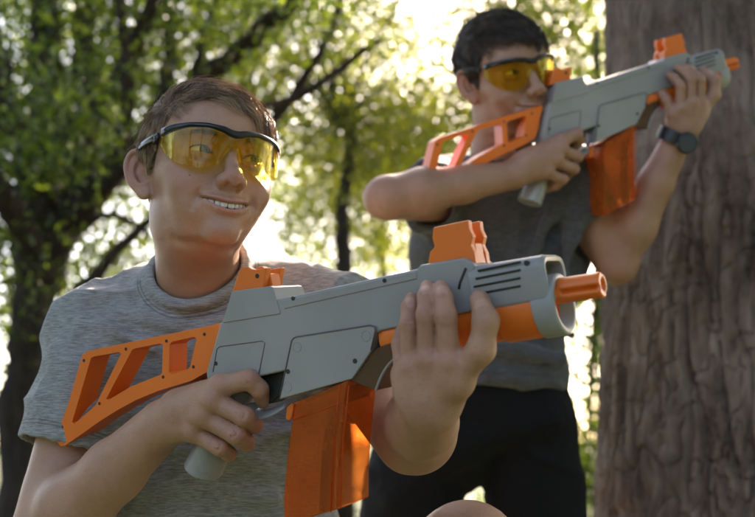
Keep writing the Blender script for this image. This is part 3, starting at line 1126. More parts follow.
def make_body(person, xf, K, skin, neck, torso, arms, bounds):
    hg = head_group(K, xf)
    c = np.array(xf.translation)
    nk = [Cap(*neck[0], *neck[1], .03)]
    v1, f1 = surface([hg] + nk, c - .155, c + .155, .0015)
    v1 = relax(v1, f1, 1, .4)
    # keep the head down to the neck base, the rest hides in the collar
    parts = [(v1, f1)]
    v2, f2 = surface(torso, *bounds, .007)
    parts.append((v2, f2)); anch = [np.asarray(neck[0][1])]
    for prims, (lo, hi), an in arms:
        v, f = surface(prims, lo, hi, .0016)
        v = relax(v, f, 1, .4)
        parts.append((v, f)); anch.append(an)
    v, f = stitch(parts, anch)
    o = mesh_obj('body', v, f, skin, person)
    skin_attrs(o, v, xf, K)
    nail_marks(o, v)
    return o


def cloth_mat(name, dark, light, streak=1.0):
    m, nt, b = mat_new(name)
    tc = N(nt, 'ShaderNodeTexCoord')
    wob = N(nt, 'ShaderNodeTexNoise', i_Scale=7.0, i_Detail=2.0)
    nt.links.new(tc.outputs['Object'], wob.inputs['Vector'])
    ws = N(nt, 'ShaderNodeVectorMath', operation='SCALE'); ws.inputs['Scale'].default_value = .018
    nt.links.new(wob.outputs['Color'], ws.inputs[0])
    ad = N(nt, 'ShaderNodeVectorMath', operation='ADD')
    nt.links.new(tc.outputs['Object'], ad.inputs[0]); nt.links.new(ws.outputs[0], ad.inputs[1])
    mp = N(nt, 'ShaderNodeMapping'); mp.inputs['Scale'].default_value = (80, 80, 980)
    nt.links.new(ad.outputs[0], mp.inputs['Vector'])
    n1 = N(nt, 'ShaderNodeTexNoise', i_Scale=1.0, i_Detail=4.0, i_Roughness=.62)
    nt.links.new(mp.outputs[0], n1.inputs['Vector'])
    r = ramp(nt, n1.outputs['Fac'], [(.5 - .17 / streak, dark), (.5, tuple((a + c) / 2 for a, c in zip(dark, light))), (.5 + .17 / streak, light)])
    mp2 = N(nt, 'ShaderNodeMapping'); mp2.inputs['Scale'].default_value = (900, 900, 1100)
    nt.links.new(tc.outputs['Object'], mp2.inputs['Vector'])
    n2 = N(nt, 'ShaderNodeTexNoise', i_Scale=1.0, i_Detail=2.0)
    nt.links.new(mp2.outputs[0], n2.inputs['Vector'])
    r2 = ramp(nt, n2.outputs['Fac'], [(.3, (.72, .72, .72)), (.7, (1, 1, 1))])
    mu = N(nt, 'ShaderNodeMixRGB', blend_type='MULTIPLY'); mu.inputs[0].default_value = 1
    nt.links.new(r.outputs[0], mu.inputs[1]); nt.links.new(r2.outputs[0], mu.inputs[2])
    nt.links.new(mu.outputs[0], b.inputs['Base Color'])
    b.inputs['Roughness'].default_value = .85
    b.inputs['Sheen Weight'].default_value = .25; b.inputs['Sheen Roughness'].default_value = .5
    b.inputs['Specular IOR Level'].default_value = .15
    # twin rows of stitching along the hems (the mesh carries the distance to its hem)
    at = N(nt, 'ShaderNodeAttribute', attribute_name='hem')
    st = []
    for dd in (.0165, .0205):
        c1_ = N(nt, 'ShaderNodeMath', operation='ADD'); c1_.inputs[1].default_value = dd
        c2_ = N(nt, 'ShaderNodeMath', operation='ABSOLUTE'); c3_ = N(nt, 'ShaderNodeMath', operation='LESS_THAN'); c3_.inputs[1].default_value = .0007
        nt.links.new(at.outputs['Fac'], c1_.inputs[0]); nt.links.new(c1_.outputs[0], c2_.inputs[0]); nt.links.new(c2_.outputs[0], c3_.inputs[0]); st.append(c3_)
    mxs = N(nt, 'ShaderNodeMath', operation='MAXIMUM'); nt.links.new(st[0].outputs[0], mxs.inputs[0]); nt.links.new(st[1].outputs[0], mxs.inputs[1])
    sm_ = N(nt, 'ShaderNodeMixRGB', blend_type='MULTIPLY'); sm_.inputs[2].default_value = (.55, .55, .55, 1)
    nt.links.new(mxs.outputs[0], sm_.inputs[0]); nt.links.new(mu.outputs[0], sm_.inputs[1]); nt.links.new(sm_.outputs[0], b.inputs['Base Color'])
    s = N(nt, 'ShaderNodeMath', operation='ADD')
    nt.links.new(n1.outputs['Fac'], s.inputs[0]); nt.links.new(n2.outputs['Fac'], s.inputs[1])
    bp = N(nt, 'ShaderNodeBump', i_Strength=.35, i_Distance=.0008)
    nt.links.new(s.outputs[0], bp.inputs['Height']); nt.links.new(bp.outputs[0], b.inputs['Normal'])
    return m


def crumple(v, f, amp, s=0, sc=(9, 9, 16), mask=None):
    n = vnormals(v, f)
    w = v + .03 * np.stack([vnoise(v * 6 + i * 7.3, s + i) for i in range(3)], 1)
    a = 1 - np.abs(vnoise(w * np.array(sc), s + 5)); b = 1 - np.abs(vnoise(w[:, [1, 2, 0]] * np.array(sc) * 1.9 + 3, s + 6))
    d = amp * ((a ** 3 - .35) + .45 * (b ** 3 - .3))
    if mask is not None: d = d * mask
    return v + n * d[:, None]


M_SHIRT1 = cloth_mat('grey heather jersey', (.165, .165, .165), (.45, .45, .445), 1.0)
M_SHIRT2 = cloth_mat('charcoal heather jersey', (.040, .040, .042), (.125, .124, .126), 1.0)
M_SHORTS = cloth_mat('black jersey', (.004, .004, .0045), (.010, .010, .011), .8)
M_SHORTS.node_tree.nodes['Principled BSDF'].inputs['Sheen Weight'].default_value = .03

# ---------------- the boy in front
boy1 = empty('person', Matrix.Translation(Vector(P(205, 900, 1.35))))
tag(boy1, 'boy in light grey shirt and amber safety glasses smiling, holding a blaster across his belly', 'person', 'boys with toy blasters')
boy1.matrix_world = Matrix.Identity(4)
g = g2w(GUN1)
rh, rw = right_hand(g)
lh, lw = left_hand(g)
shR, elR = P(104, 347, 1.30), P(42, 540, 1.215)
shL, elL = P(336, 330, 1.30), P(410, 440, 1.135)
hipL, kneeL = P(330, 640, 1.42), P(468, 556, 1.17)
hipR, kneeR = P(150, 640, 1.42), P(110, 900, 1.30)
armR = [Cap(shR, elR, .050, .037, .02), forearm(elR, rw, shR, 1.06)] + rh
armL = [Cap(shL, elL, .050, .037, .02), forearm(elL, lw, shL, 1.08, .005)] + lh
neck0, neck1 = np.array(HEAD1 @ Vector(mm(0, 18, -58))), P(200, 300, 1.295)
tors1 = [Ell(P(208, 400, 1.335), (.145, .085, .17), None, .05), Ell(P(225, 560, 1.37), (.140, .10, .17), None, .06),
         Cap(shR, shL, .045, .045, .05), Cap(P(200, 290, 1.30), P(205, 360, 1.33), .05, .07, .05),
         Cap(hipL, kneeL, .072, .056, .03), Cap(kneeL, P(450, 950, 1.19), .052, .035, .03), Cap(hipR, kneeR, .072, .055, .03), Cap(kneeR, P(130, 930, 1.65), .05, .033, .03)]
bx = bbox([elR, rw, shR, P(265, 460, 1.05), g(240, 386, .04)], .06), bbox([elL, lw, shL, g(490, 285, -.04), g(400, 285, -.04)], .06)
RUDDY.extend([(elL, .05), (elR, .045)])
body1 = make_body(boy1, HEAD1, K1, M_SKIN1, ((neck0, neck1), (.0475, .052)), tors1,
                  [(armR, bx[0], shR), (armL, bx[1], shL)], (P(205, 600, 1.35) - np.array([.34, .40, .45]), P(205, 400, 1.35) + np.array([.42, .34, .30])))
add_face_parts(boy1, HEAD1, K1, M_EYE1, (.30, -1, .02))


def sleeve(sh, el, r0, r1, t, inner, k=.04):
    """outer sleeve from the shoulder to fraction t of the upper arm, and the hollow cut at its mouth"""
    e = sh + (el - sh) * t; n = (el - sh) / np.linalg.norm(el - sh)
    out = Group([Cap(sh, e + n * .08, r0, r1, .01), Plane(e, n, .006)], k)
    cut = Group([Cap(e - n * .035, e + n * .03, inner, inner + .004, .01)], .004, '-')
    return out, cut, e, n


def folds(L, items):
    for a, b, r, k in items: L.append(Cap(a, b, r, r * .5, k))


s1, c1, e1_, n1_ = sleeve(shR, elR, .060, .067, .56, .0565)
s2, c2, e2_, n2_ = sleeve(shL, elL, .060, .064, .52, .055)
na = (neck1 - neck0) / np.linalg.norm(neck1 - neck0)
rc = neck0 + na * np.interp(P(200, 272, 1.29)[2], [neck1[2], neck0[2]], [np.linalg.norm(neck1 - neck0), 0])
rU = CAM_R * .99 + np.array([0, 0, .17]); rU = rU / np.linalg.norm(rU)
rV = np.cross(rU, -na); rV = rV - rU * (rV @ rU); rV /= np.linalg.norm(rV)
if rV[1] > 0: rV = -rV
rV = rV + np.array([0, 0, -.10]); rU, rV = rU * .0580, rV * .0585
ring = closed_ring(rc, rU, rV)
sh1 = [Ell(P(208, 405, 1.34), (.162, .102, .19), None, .05), Ell(P(222, 560, 1.375), (.160, .118, .20), None, .08),
       Cap(P(112, 343, 1.305), P(320, 325, 1.30), .055, .055, .05),
       Cap(P(168, 296, 1.30), P(108, 338, 1.31), .030, .050, .045), Cap(P(236, 284, 1.295), P(330, 316, 1.305), .030, .050, .045),
       Cap(P(200, 292, 1.29), P(204, 330, 1.30), .060, .07, .045),
       chain(list(ring), [.0068] * len(ring), .006, '+', .002),
       s1, s2]
folds(sh1, [(P(84, 330, 1.25), P(82, 410, 1.225), .011, .014), (P(108, 330, 1.24), P(104, 395, 1.235), .009, .014),
            (P(100, 322, 1.24), P(150, 350, 1.225), .008, .016), (P(66, 352, 1.25), P(62, 415, 1.23), .010, .014),
            (P(120, 312, 1.25), P(175, 325, 1.225), .008, .016), (P(262, 300, 1.24), P(205, 330, 1.225), .008, .016),
            (P(130, 480, 1.26), P(280, 500, 1.245), .009, .02), (P(200, 455, 1.255), P(300, 430, 1.24), .009, .02),
            (P(48, 425, 1.235), P(90, 405, 1.225), .008, .012)])
neckcut = Cap(neck0, rc + na * .02, .0515, .0525, .002, '-')
sh1 += [neckcut, c1, c2, Plane(P(220, 640, 1.3), (0, 0, -1), .004)]
v, f = surface(sh1, P(205, 560, 1.36) - np.array([.32, .36, .20]), P(205, 400, 1.36) + np.array([.32, .28, .26]), .0034)
v = relax(v, f, 2, .5)
nd = np.array([np.linalg.norm(v - p, axis=1) for p in ring]).min(0)
v = crumple(v, f, .0125, 3, mask=np.clip((nd - .008) / .04, .05, 1) * np.clip(np.minimum(np.abs((v - e1_) @ n1_), np.abs((v - e2_) @ n2_)) / .03, .25, 1))
v = relax(v, f, 1, .5)
shirt1 = mesh_obj('t_shirt', v, f, M_SHIRT1, boy1)
hem_attr(shirt1, v, ((e1_, n1_, .10), (e2_, n2_, .10)), (rc, rU, rV))

# ---------------- the boy behind
boy2 = empty('person', Matrix.Identity(4))
tag(boy2, 'dark haired boy in charcoal shirt and black shorts standing by the tree, aiming a blaster', 'person', 'boys with toy blasters')
g_2 = g2w(GUN2)
NAILS.clear()
rh2, rw2 = right_hand(g_2)
lh2, lw2 = left_hand(g_2)
shR2, elR2 = P(452, 196, 1.88), P(386, 198, 1.665)
shL2, elL2 = P(570, 185, 1.86), P(617, 264, 1.85)
armR2 = [Cap(shR2, elR2, .048, .034, .02), forearm(elR2, rw2, shR2, .95)] + rh2
armL2 = [Cap(shL2, elL2, .050, .036, .02), forearm(elL2, lw2, shL2, .96)] + lh2
nk0, nk1 = np.array(HEAD2 @ Vector(mm(0, 20, -60))), P(500, 180, 1.875)
hL2, hR2 = P(530, 425, 1.90), P(425, 430, 1.90)
fL2, fR2 = P(540, 740, 1.93), P(395, 750, 1.93)
kL2, kR2 = P(535, 585, 1.90), P(408, 590, 1.88)
ft = lambda p: p + np.array([.02, -.11, -.03])
tors2 = [Ell(P(503, 255, 1.90), (.13, .085, .16), None, .05), Ell(P(480, 385, 1.90), (.13, .09, .12), None, .05),
         Cap(shR2, shL2, .045, .045, .05), Cap(hL2, kL2, .07, .05, .03), Cap(kL2, fL2, .048, .033, .03), Cap(hR2, kR2, .07, .05, .03), Cap(kR2, fR2, .048, .033, .03),
         Cap(fL2, ft(fL2), .032, .024, .02), Cap(fR2, ft(fR2), .032, .024, .02)]
bx2 = bbox([elR2, rw2, shR2, g_2(260, 400, -.04), g_2(240, 386, .05)], .06), bbox([elL2, lw2, shL2, g_2(490, 285, -.05), g_2(400, 285, -.05)], .06)
RUDDY.extend([(elL2, .05), (elR2, .055)])
body2 = make_body(boy2, HEAD2, K2, M_SKIN2, ((nk0, nk1), (.050, .055)), tors2, [(armR2, bx2[0], shR2), (armL2, bx2[1], shL2)],
                  (P(480, 790, 1.9) - np.array([.34, .3, .1]), P(500, 200, 1.9) + np.array([.36, .25, .25])))
add_face_parts(boy2, HEAD2, K2, M_EYE2, (.55, -1, 0))
s1, c1, e3_, n3_ = sleeve(shR2, elR2, .062, .060, .42, .050)
s2, c2, e4_, n4_ = sleeve(shL2, elL2, .062, .062, .46, .050)
rc2 = P(500, 163, 1.868); ring2 = closed_ring(rc2, np.array([.061, 0, 0]), np.array([0, -.06, -.012]))
sh2 = [Ell(P(500, 255, 1.905), (.158, .105, .18), None, .05), Ell(P(482, 370, 1.905), (.160, .112, .15), None, .06),
       Cap(shR2, shL2, .056, .056, .05), Cap(P(500, 180, 1.88), P(502, 220, 1.89), .06, .07, .045),
       chain(list(ring2), [.0075] * len(ring2), .014, '+', .002), s1, s2]
folds(sh2, [(P(556, 205, 1.80), P(530, 260, 1.79), .012, .02), (P(575, 215, 1.80), P(560, 300, 1.80), .010, .02), (P(450, 225, 1.80), P(490, 260, 1.79), .010, .02),
            (P(560, 360, 1.80), P(480, 345, 1.785), .010, .02), (P(572, 335, 1.81), P(500, 320, 1.79), .009, .02), (P(430, 300, 1.80), P(520, 300, 1.785), .009, .02)])
sh2 += [Cap(nk0, P(500, 176, 1.872), .054, .055, .004, '-'), c1, c2, Plane(P(480, 386, 1.85), (-.03, 0, -1), .004),
        Ell(P(482, 395, 1.905), (.148, .10, .05), None, .004, '-')]
v, f = surface(sh2, P(490, 400, 1.9) - np.array([.30, .32, .08]), P(490, 200, 1.9) + np.array([.30, .2, .16]), .004)
v = relax(v, f, 2, .5)
nd = np.array([np.linalg.norm(v - p, axis=1) for p in ring2]).min(0)
v = crumple(v, f, .0105, 11, mask=np.clip((nd - .008) / .04, .05, 1))
v = relax(v, f, 1, .5)
shirt2 = mesh_obj('t_shirt', v, f, M_SHIRT2, boy2)
hem_attr(shirt2, v, ((e3_, n3_, .10), (e4_, n4_, .10), (P(480, 386, 1.85), np.array([-.03, 0, -1.0]), .34)), (rc2, np.array([.061, 0, 0]), np.array([0, -.06, -.012])))
so = [Ell(P(480, 395, 1.905), (.152, .105, .10), None, .05), chain([hL2, P(534, 480, 1.90), P(537, 545, 1.90)], [.085, .088, .090], .035), chain([hR2, P(414, 480, 1.90), P(410, 545, 1.89)], [.085, .088, .092], .035)]
so += [Ell(P(462, 440, 1.90), (.065, .085, .085), None, .03)]
folds(so, [(P(455, 450, 1.815), P(550, 415, 1.82), .012, .05), (P(440, 455, 1.815), P(395, 500, 1.82), .012, .05)])
so += [Plane(P(480, 372, 1.9), (0, 0, 1), .006), Plane(P(480, 560, 1.9), (0, 0, -1), .006)]
v, f = surface(so, P(480, 570, 1.9) - np.array([.32, .26, .05]), P(480, 370, 1.9) + np.array([.32, .2, .06]), .005)
v = relax(v, f, 2, .5)
v = crumple(v, f, .006, 21); v = relax(v, f, 1, .5)
mesh_obj('shorts', v, f, M_SHORTS, boy2)
# trainers on the ground
for fp in (fL2, fR2):
    a = fp + np.array([0, .02, -.02]); b = ft(fp) + np.array([.0, -.03, -.012])
    v, f = surface([Cap(a, b, .042, .034, .01), Cap(fp, fp + np.array([0, 0, .05]), .044, .044, .03), Plane(np.array([0, 0, min(a[2], b[2]) - .03]), (0, 0, -1), .006)], a - .2, a + .16, .006)
    mesh_obj('shoe', v, f, M_SHORTS, boy2)

gun2 = copy_tree(gun1)
gun2.matrix_world = GUN2
tag(gun2, 'grey and orange toy foam blaster raised to the shoulder of the dark haired boy', 'toy blaster', 'toy foam blasters')
# ------------------------------------------------------------------ hair and eyebrows: thin tapered strands, in locks
def hair_mat(name, c0, c1, rough=.38):
    m, nt, b = mat_new(name)
    a = N(nt, 'ShaderNodeAttribute', attribute_name='tone')
    r = ramp(nt, a.outputs['Fac'], [(0, c0), (1, c1)])
    nt.links.new(r.outputs[0], b.inputs['Base Color'])
    b.inputs['Roughness'].default_value = rough
    b.inputs['Specular IOR Level'].default_value = .55
    b.inputs['Anisotropic'].default_value = .5
    return m


def strands(name, roots, paths, rad, mat, parent, tone):
    """paths: n x k x 3"""
    n, k, _ = paths.shape
    t = np.gradient(paths, axis=1); t /= np.maximum(np.linalg.norm(t, axis=2, keepdims=True), 1e-9)
    a = np.cross(t, np.array([.31, .52, .79])); a /= np.maximum(np.linalg.norm(a, axis=2, keepdims=True), 1e-9)
    b = np.cross(t, a)
    w = rad[:, None] * (1 - .75 * np.linspace(0, 1, k)[None] ** 1.6)
    ring = [paths + (a * math.cos(q) + b * math.sin(q)) * w[..., None] for q in (0, 2.094, 4.189)]
    v = np.stack(ring, 2).reshape(-1, 3)                      # index ((i*k)+j)*3+c
    i = np.arange(n)[:, None, None]; j = np.arange(k - 1)[None, :, None]; c = np.arange(3)[None, None]
    base = (i * k + j) * 3
    f = np.stack([base + c, base + (c + 1) % 3, base + 3 + (c + 1) % 3, base + 3 + c], -1).reshape(-1, 4)
    o = mesh_obj(name, v, f, mat, parent)
    attr(o, 'tone', np.repeat(tone, k * 3))
    return o


def ss(a, b, x): t = np.clip((x - a) / (b - a), 0, 1); return t * t * (3 - 2 * t)


HL = np.array([(0, 57), (22, 60), (40, 54), (50, 38), (60, 16), (68, -8), (80, -13), (88, 6), (96, 20), (110, 19), (120, -8), (132, -36), (150, -54), (180, -60)], float)


def grow(parent, xf, body, style, mat, name='hair'):
    S = style
    m = np.array(xf); mi = np.array(xf.inverted())
    me = body.data
    co = np.empty(len(me.vertices) * 3, np.float32); me.vertices.foreach_get('co', co)
    no = np.empty(len(me.vertices) * 3, np.float32); me.vertices.foreach_get('normal', no)
    q = co.reshape(-1, 3).astype(float) @ mi[:3, :3].T + mi[:3, 3]; nn = no.reshape(-1, 3).astype(float) @ mi[:3, :3].T
    near = (np.abs(q[:, 0]) < .09) & (q[:, 1] > -.1) & (q[:, 1] < .115) & (q[:, 2] > -.075) & (q[:, 2] < .125)
    phi = np.degrees(np.arctan2(np.abs(q[:, 0]), -(q[:, 1] - .008)))
    zh = np.interp(phi, S.get('line', HL)[:, 0], S.get('line', HL)[:, 1]) * .001 - S.get('asym', 0) * ss(-.01, .03, q[:, 0]) * ss(62, 40, phi) + vnoise(q * 90, 4) * .0025
    # keep off the ears
    cran = Ell(mm(0, 12, 27), mm(73 * S['w'], 92, 79)).d(q)
    ok = near & (q[:, 2] > zh) & ((cran < .006) | (q[:, 2] > .03))
    idx = np.where(ok)[0]
    n = S['n']
    pick = rng.choice(idx, n)
    sc_ = np.zeros(len(q)); sc_[near] = (np.clip((q[near, 2] - zh[near]) / .006 + .3, 0, 1) * ((cran[near] < .006) | (q[near, 2] > .03)))
    attr(body, 'scalp', sc_ * .85)
    r0 = q[pick] + rng.normal(0, .0008, (n, 3)); nr = nn[pick]
    soft = np.clip((q[pick, 2] - zh[pick]) / .010, 0, 1)
    # hair-line is thin: drop most strands right at its edge
    sel = rng.random(n) < .25 + .75 * soft
    r0, nr, soft = r0[sel], nr[sel], soft[sel]; n = len(r0)
    ng = S['locks']
    gi = rng.choice(n, ng, replace=False)
    near_g = np.empty(n, int)
    for s in range(0, n, 2000): near_g[s:s + 2000] = np.argmin(((r0[s:s + 2000, None] - r0[gi][None]) ** 2).sum(-1), 1)
    top, leng, dirf, lift = S['fields'](r0, nr)
    k = 8
    jit = rng.normal(0, 1, (n, 3)) * S['jit']
    gj = (rng.normal(0, 1, (ng, 3)) * S['gjit'])[near_g]
    leng = leng * rng.uniform(.72, 1.1, n) * (.45 + .55 * soft)
    p = r0.copy(); path = [p.copy()]
    base_off = S['off']
    for s in range(1, k):
        t = s / (k - 1)
        g0 = (p - mm(0, 8, 26)) / (np.array([73, 96, 79]) ** 2 * 1e-6); g0 /= np.linalg.norm(g0, axis=1, keepdims=True)
        d = dirf(p, t) + jit + gj
        d = d - g0 * (d * g0).sum(1, keepdims=True)
        d /= np.maximum(np.linalg.norm(d, axis=1, keepdims=True), 1e-6)
        d = d + g0 * (lift * (1 - 1.5 * t))[:, None]
        d[:, 2] -= S['grav'] * t
        p = p + d / np.linalg.norm(d, axis=1, keepdims=True) * (leng / (k - 1))[:, None]
        # stay outside the skull
        e = np.minimum(np.minimum(Ell(mm(0, 12, 27), mm(73 * S['w'], 92, 79)).d(p), Ell(mm(0, -29, 32), mm(58 * S['w'], 57, 48)).d(p)), Ell(mm(0, -10, 0), mm(68 * S['w'], 80, 60)).d(p))
        p = p + g0 * np.maximum(.0012 - e, 0)[:, None]
        path.append(p.copy())
    path = np.stack(path, 1)
    fly = rng.random(n) < .035
    path[fly] += (nr[fly] * rng.uniform(.002, .011, (fly.sum(), 1)))[:, None] * np.linspace(0, 1, k)[None, :, None] ** 1.5
    # locks: strands gather towards the guide's tip
    gp = path[gi][near_g]
    tt = np.linspace(0, 1, k)[None, :, None]
    path = path + (gp + (r0 - r0[gi][near_g])[:, None] * .35 - path) * (S['clump'] * tt ** 1.2) * ~fly[:, None, None]
    tone = np.clip(rng.normal(.45, .20, n) + (rng.normal(0, .27, ng))[near_g], 0, 1)
    W_ = path @ m[:3, :3].T + m[:3, 3]
    rad = rng.uniform(.00013, .00024, n) * S.get('thick', 1)
    return strands(name, None, W_, rad, mat, parent, tone)




def brows(parent, xf, mat, n=420, lift=0.0, side_w=1.0):
    m = np.array(xf)
    c = catmull([mm(9, -86, 13 + lift), mm(20, -86, 17 + lift), mm(33, -81, 19 + lift), mm(47, -68, 15 + lift)], 12)
    P_ = []
    for s in (1, -1):
        t = rng.random(n) ** .9
        i = t * (len(c) - 1.001); i0 = i.astype(int); fr = (i - i0)[:, None]
        b = c[i0] * (1 - fr) + c[i0 + 1] * fr
        b = b + np.stack([np.zeros(n), np.zeros(n), rng.normal(0, .0019, n) * (1.1 - .6 * t)], 1)
        d = np.stack([.75 + .2 * t, .15 + .5 * t, .75 - 1.0 * t], 1) + rng.normal(0, .15, (n, 3))
        d /= np.linalg.norm(d, axis=1, keepdims=True)
        L = rng.uniform(.005, .0085, n)[:, None]
        pts = np.stack([b + d * L * q + np.array([0, -.0012, 0]) * math.sin(q * 3.1) for q in np.linspace(0, 1, 4)], 1)
        pts[..., 0] *= s
        P_.append(pts @ m[:3, :3].T + m[:3, 3])
    p = np.concatenate(P_)
    return strands('eyebrows', None, p, np.full(len(p), .00017), mat, parent, np.clip(rng.normal(.3, .2, len(p)), 0, 1))


def fields1(r0, nr):
    top = ss(.25, .75, nr[:, 2] + .25 * np.clip(-nr[:, 1], 0, 1) * (r0[:, 2] > .05))
    leng = .017 + top * .036
    leng = leng + .010 * ss(-.02, .04, r0[:, 0]) * top
    low = ss(.03, -.05, r0[:, 2]); leng = leng * (1 - .45 * low)
    def dirf(p, t):
        tp = top[:, None]
        a = np.array([.85, -.52, .05]) + np.array([0, .5, 0]) * ss(.0, -.06, p[:, 0:1]) * .7
        sd = np.stack([np.zeros(len(p)), np.full(len(p), .45), np.full(len(p), -1.0)], 1)
        return a * tp + sd * (1 - tp)
    return top, leng, dirf, .34 + .40 * top


def fields2(r0, nr):
    top = ss(.15, .7, nr[:, 2] + .3 * np.clip(-nr[:, 1], 0, 1) * (r0[:, 2] > .05))
    leng = .018 + top * .036
    def dirf(p, t):
        tp = top[:, None]
        a = np.array([.25, -.95, .0]); sd = np.stack([np.zeros(len(p)), np.full(len(p), -.05), np.full(len(p), -1.0)], 1)
        return a * tp + sd * (1 - tp)
    return top, leng, dirf, .3 + .45 * top


M_HAIR1 = hair_mat('brown hair', (.062, .035, .020), (.50, .32, .185))
M_HAIR2 = hair_mat('dark brown hair', (.010, .007, .005), (.085, .052, .034))
HL2 = HL.copy(); HL2[:4, 1] -= (4, 5, 4, 0); HL2[4:7, 1] -= 4
grow(boy1, HEAD1, body1, dict(w=1.0, n=24000, locks=520, jit=.16, gjit=.20, clump=.66, asym=.009, grav=.18, off=0, fields=fields1), M_HAIR1)
grow(boy2, HEAD2, body2, dict(w=.94, n=17000, locks=420, jit=.15, gjit=.20, clump=.66, grav=.20, off=0, fields=fields2, line=HL2, thick=1.3), M_HAIR2)
brows(boy1, HEAD1, M_HAIR1, 300, 1.5)
brows(boy2, HEAD2, M_HAIR2, 520)
# the scalp shows the hair roots
# ------------------------------------------------------------------ safety glasses and watch
def lens_mat():
    m, nt, b = mat_new('amber lens')
    out = nt.nodes['Material Output']
    tr = N(nt, 'ShaderNodeBsdfTransparent'); tr.inputs['Color'].default_value = (.992, .885, .37, 1)
    gl_ = N(nt, 'ShaderNodeBsdfGlossy'); gl_.inputs['Roughness'].default_value = .04
    b.inputs['Base Color'].default_value = (.75, .42, .03, 1); b.inputs['Roughness'].default_value = .08
    fr = N(nt, 'ShaderNodeFresnel', i_IOR=1.5)
    m0 = N(nt, 'ShaderNodeMixShader'); m0.inputs[0].default_value = .025
    nt.links.new(tr.outputs[0], m0.inputs[1]); nt.links.new(b.outputs[0], m0.inputs[2])
    m1 = N(nt, 'ShaderNodeMixShader')
    fm = N(nt, 'ShaderNodeMath', operation='MULTIPLY'); fm.inputs[1].default_value = .55
    nt.links.new(fr.outputs[0], fm.inputs[0]); nt.links.new(fm.outputs[0], m1.inputs[0]); nt.links.new(m0.outputs[0], m1.inputs[1]); nt.links.new(gl_.outputs[0], m1.inputs[2])
    tc = N(nt, 'ShaderNodeTexCoord'); nz = N(nt, 'ShaderNodeTexNoise', i_Scale=60.0, i_Detail=4.0)
    nt.links.new(tc.outputs['Object'], nz.inputs['Vector'])
    r = ramp(nt, nz.outputs['Fac'], [(.35, (.03,) * 3), (.8, (.10,) * 3)])
    nt.links.new(r.outputs[0], gl_.inputs['Roughness'])
    nt.links.new(m1.outputs[0], out.inputs['Surface'])
    return m


M_LENS = lens_mat()
M_FRAME = plastic('gloss black frame', (.008, .008, .009), .2)


def make_glasses():
    root = empty('safety_glasses', Matrix())
    def arc(x):
        s = np.clip(np.abs(x) / 71.0, 0, 1); c = np.sqrt(1 - s ** 2)
        return -36 - 61 * c ** .85
    def ztop(x):
        a = abs(x)
        return float(np.interp(a, [0, 6, 14, 30, 48, 62, 70], [12.5, 13.5, 16.5, 19, 19, 17, 15]))
    def zlow(x):
        a = abs(x)
        return float(np.interp(a, [0, 4, 8, 12, 18, 28, 40, 52, 60, 66, 69], [0, -1.5, -7, -15, -23, -28, -28.5, -25, -19, -9, 2]))
    th = np.linspace(-1, 1, 61); xs = 69 * np.sin(th * math.pi / 2 * .96) / math.sin(math.pi / 2 * .96)
    bm = bmesh.new(); rows = []
    for x in xs:
        row = []
        for s in np.linspace(0, 1, 12):
            z = ztop(x) + (zlow(x) - ztop(x)) * s
            tilt = 3.0 * s * s
            row.append(bm.verts.new(mm(x, arc(x) + tilt, z)))
        rows.append(row)
    for a, b in zip(rows, rows[1:]):
        for i in range(11): bm.faces.new((a[i], a[i + 1], b[i + 1], b[i]))
    o = bm_obj('lens', bm, M_LENS, root, smooth=True)
    so = o.modifiers.new('solid', 'SOLIDIFY'); so.thickness = .0016; so.offset = 1; so.use_rim = False
    # brow bar
    xb = np.linspace(-69, 69, 49)
    ctrl = [mm(x, arc(x) - .6, ztop(x) + 1.0) for x in xb]
    rad = [(float(np.interp(abs(x), [0, 12, 30, 55, 69], [3.0, 2.8, 2.3, 2.4, 2.8])) * .001, float(np.interp(abs(x), [0, 10, 25, 50, 62, 69], [4.6, 4.0, 2.9, 3.1, 4.4, 5.2])) * .001) for x in xb]
    bm = bmesh.new(); tube(bm, ctrl, rad, 14, up=(0, 0, 1))
    bm_obj('brow_bar', bm, M_FRAME, root, smooth=True)
    for s in (1, -1):
        pts = catmull([mm(s * 69, -40, 15.5), mm(s * 72.5, -28, 16), mm(s * 75, -10, 17), mm(s * 75.5, 6, 17), mm(s * 74, 16, 14), mm(s * 71.5, 26, 4), mm(s * 70, 31, -8)], 5)
        n = len(pts); rr = [(.0019 - .0004 * i / n, .0052 - .0026 * i / n) for i in range(n)]
        bm = bmesh.new(); tube(bm, list(pts), rr, 10, up=(0, 0, 1))
        bm_obj('temple_arm', bm, M_FRAME, root, smooth=True)
        bm = bmesh.new(); tube(bm, [mm(s * 70.8, -36, 8.5), mm(s * 70.8, -36, 16.5)], .0022, 10)
        bm_obj('hinge', bm, M_FRAME, root, smooth=True)
        pts = catmull([mm(s * 5, -95, 0), mm(s * 9, -91, -7), mm(s * 13, -87, -15)], 4)
        bm = bmesh.new(); tube(bm, list(pts), .0018, 8)
        bm_obj('nose_pad', bm, M_LENS, root, smooth=True)
    return root


gl1 = make_glasses()
gl1.matrix_world = HEAD1 @ Matrix.Translation((0, -.001, .0035))
tag(gl1, 'amber safety glasses with black brow bar worn by the smiling boy in front', 'safety glasses', 'amber safety glasses')
gl2 = copy_tree(gl1)
gl2.matrix_world = HEAD2 @ Matrix.Translation((0, .002, 0)) @ Matrix.Diagonal((.955, 1, 1, 1))
tag(gl2, 'amber safety glasses with black brow bar worn by the dark haired boy behind', 'safety glasses', 'amber safety glasses')

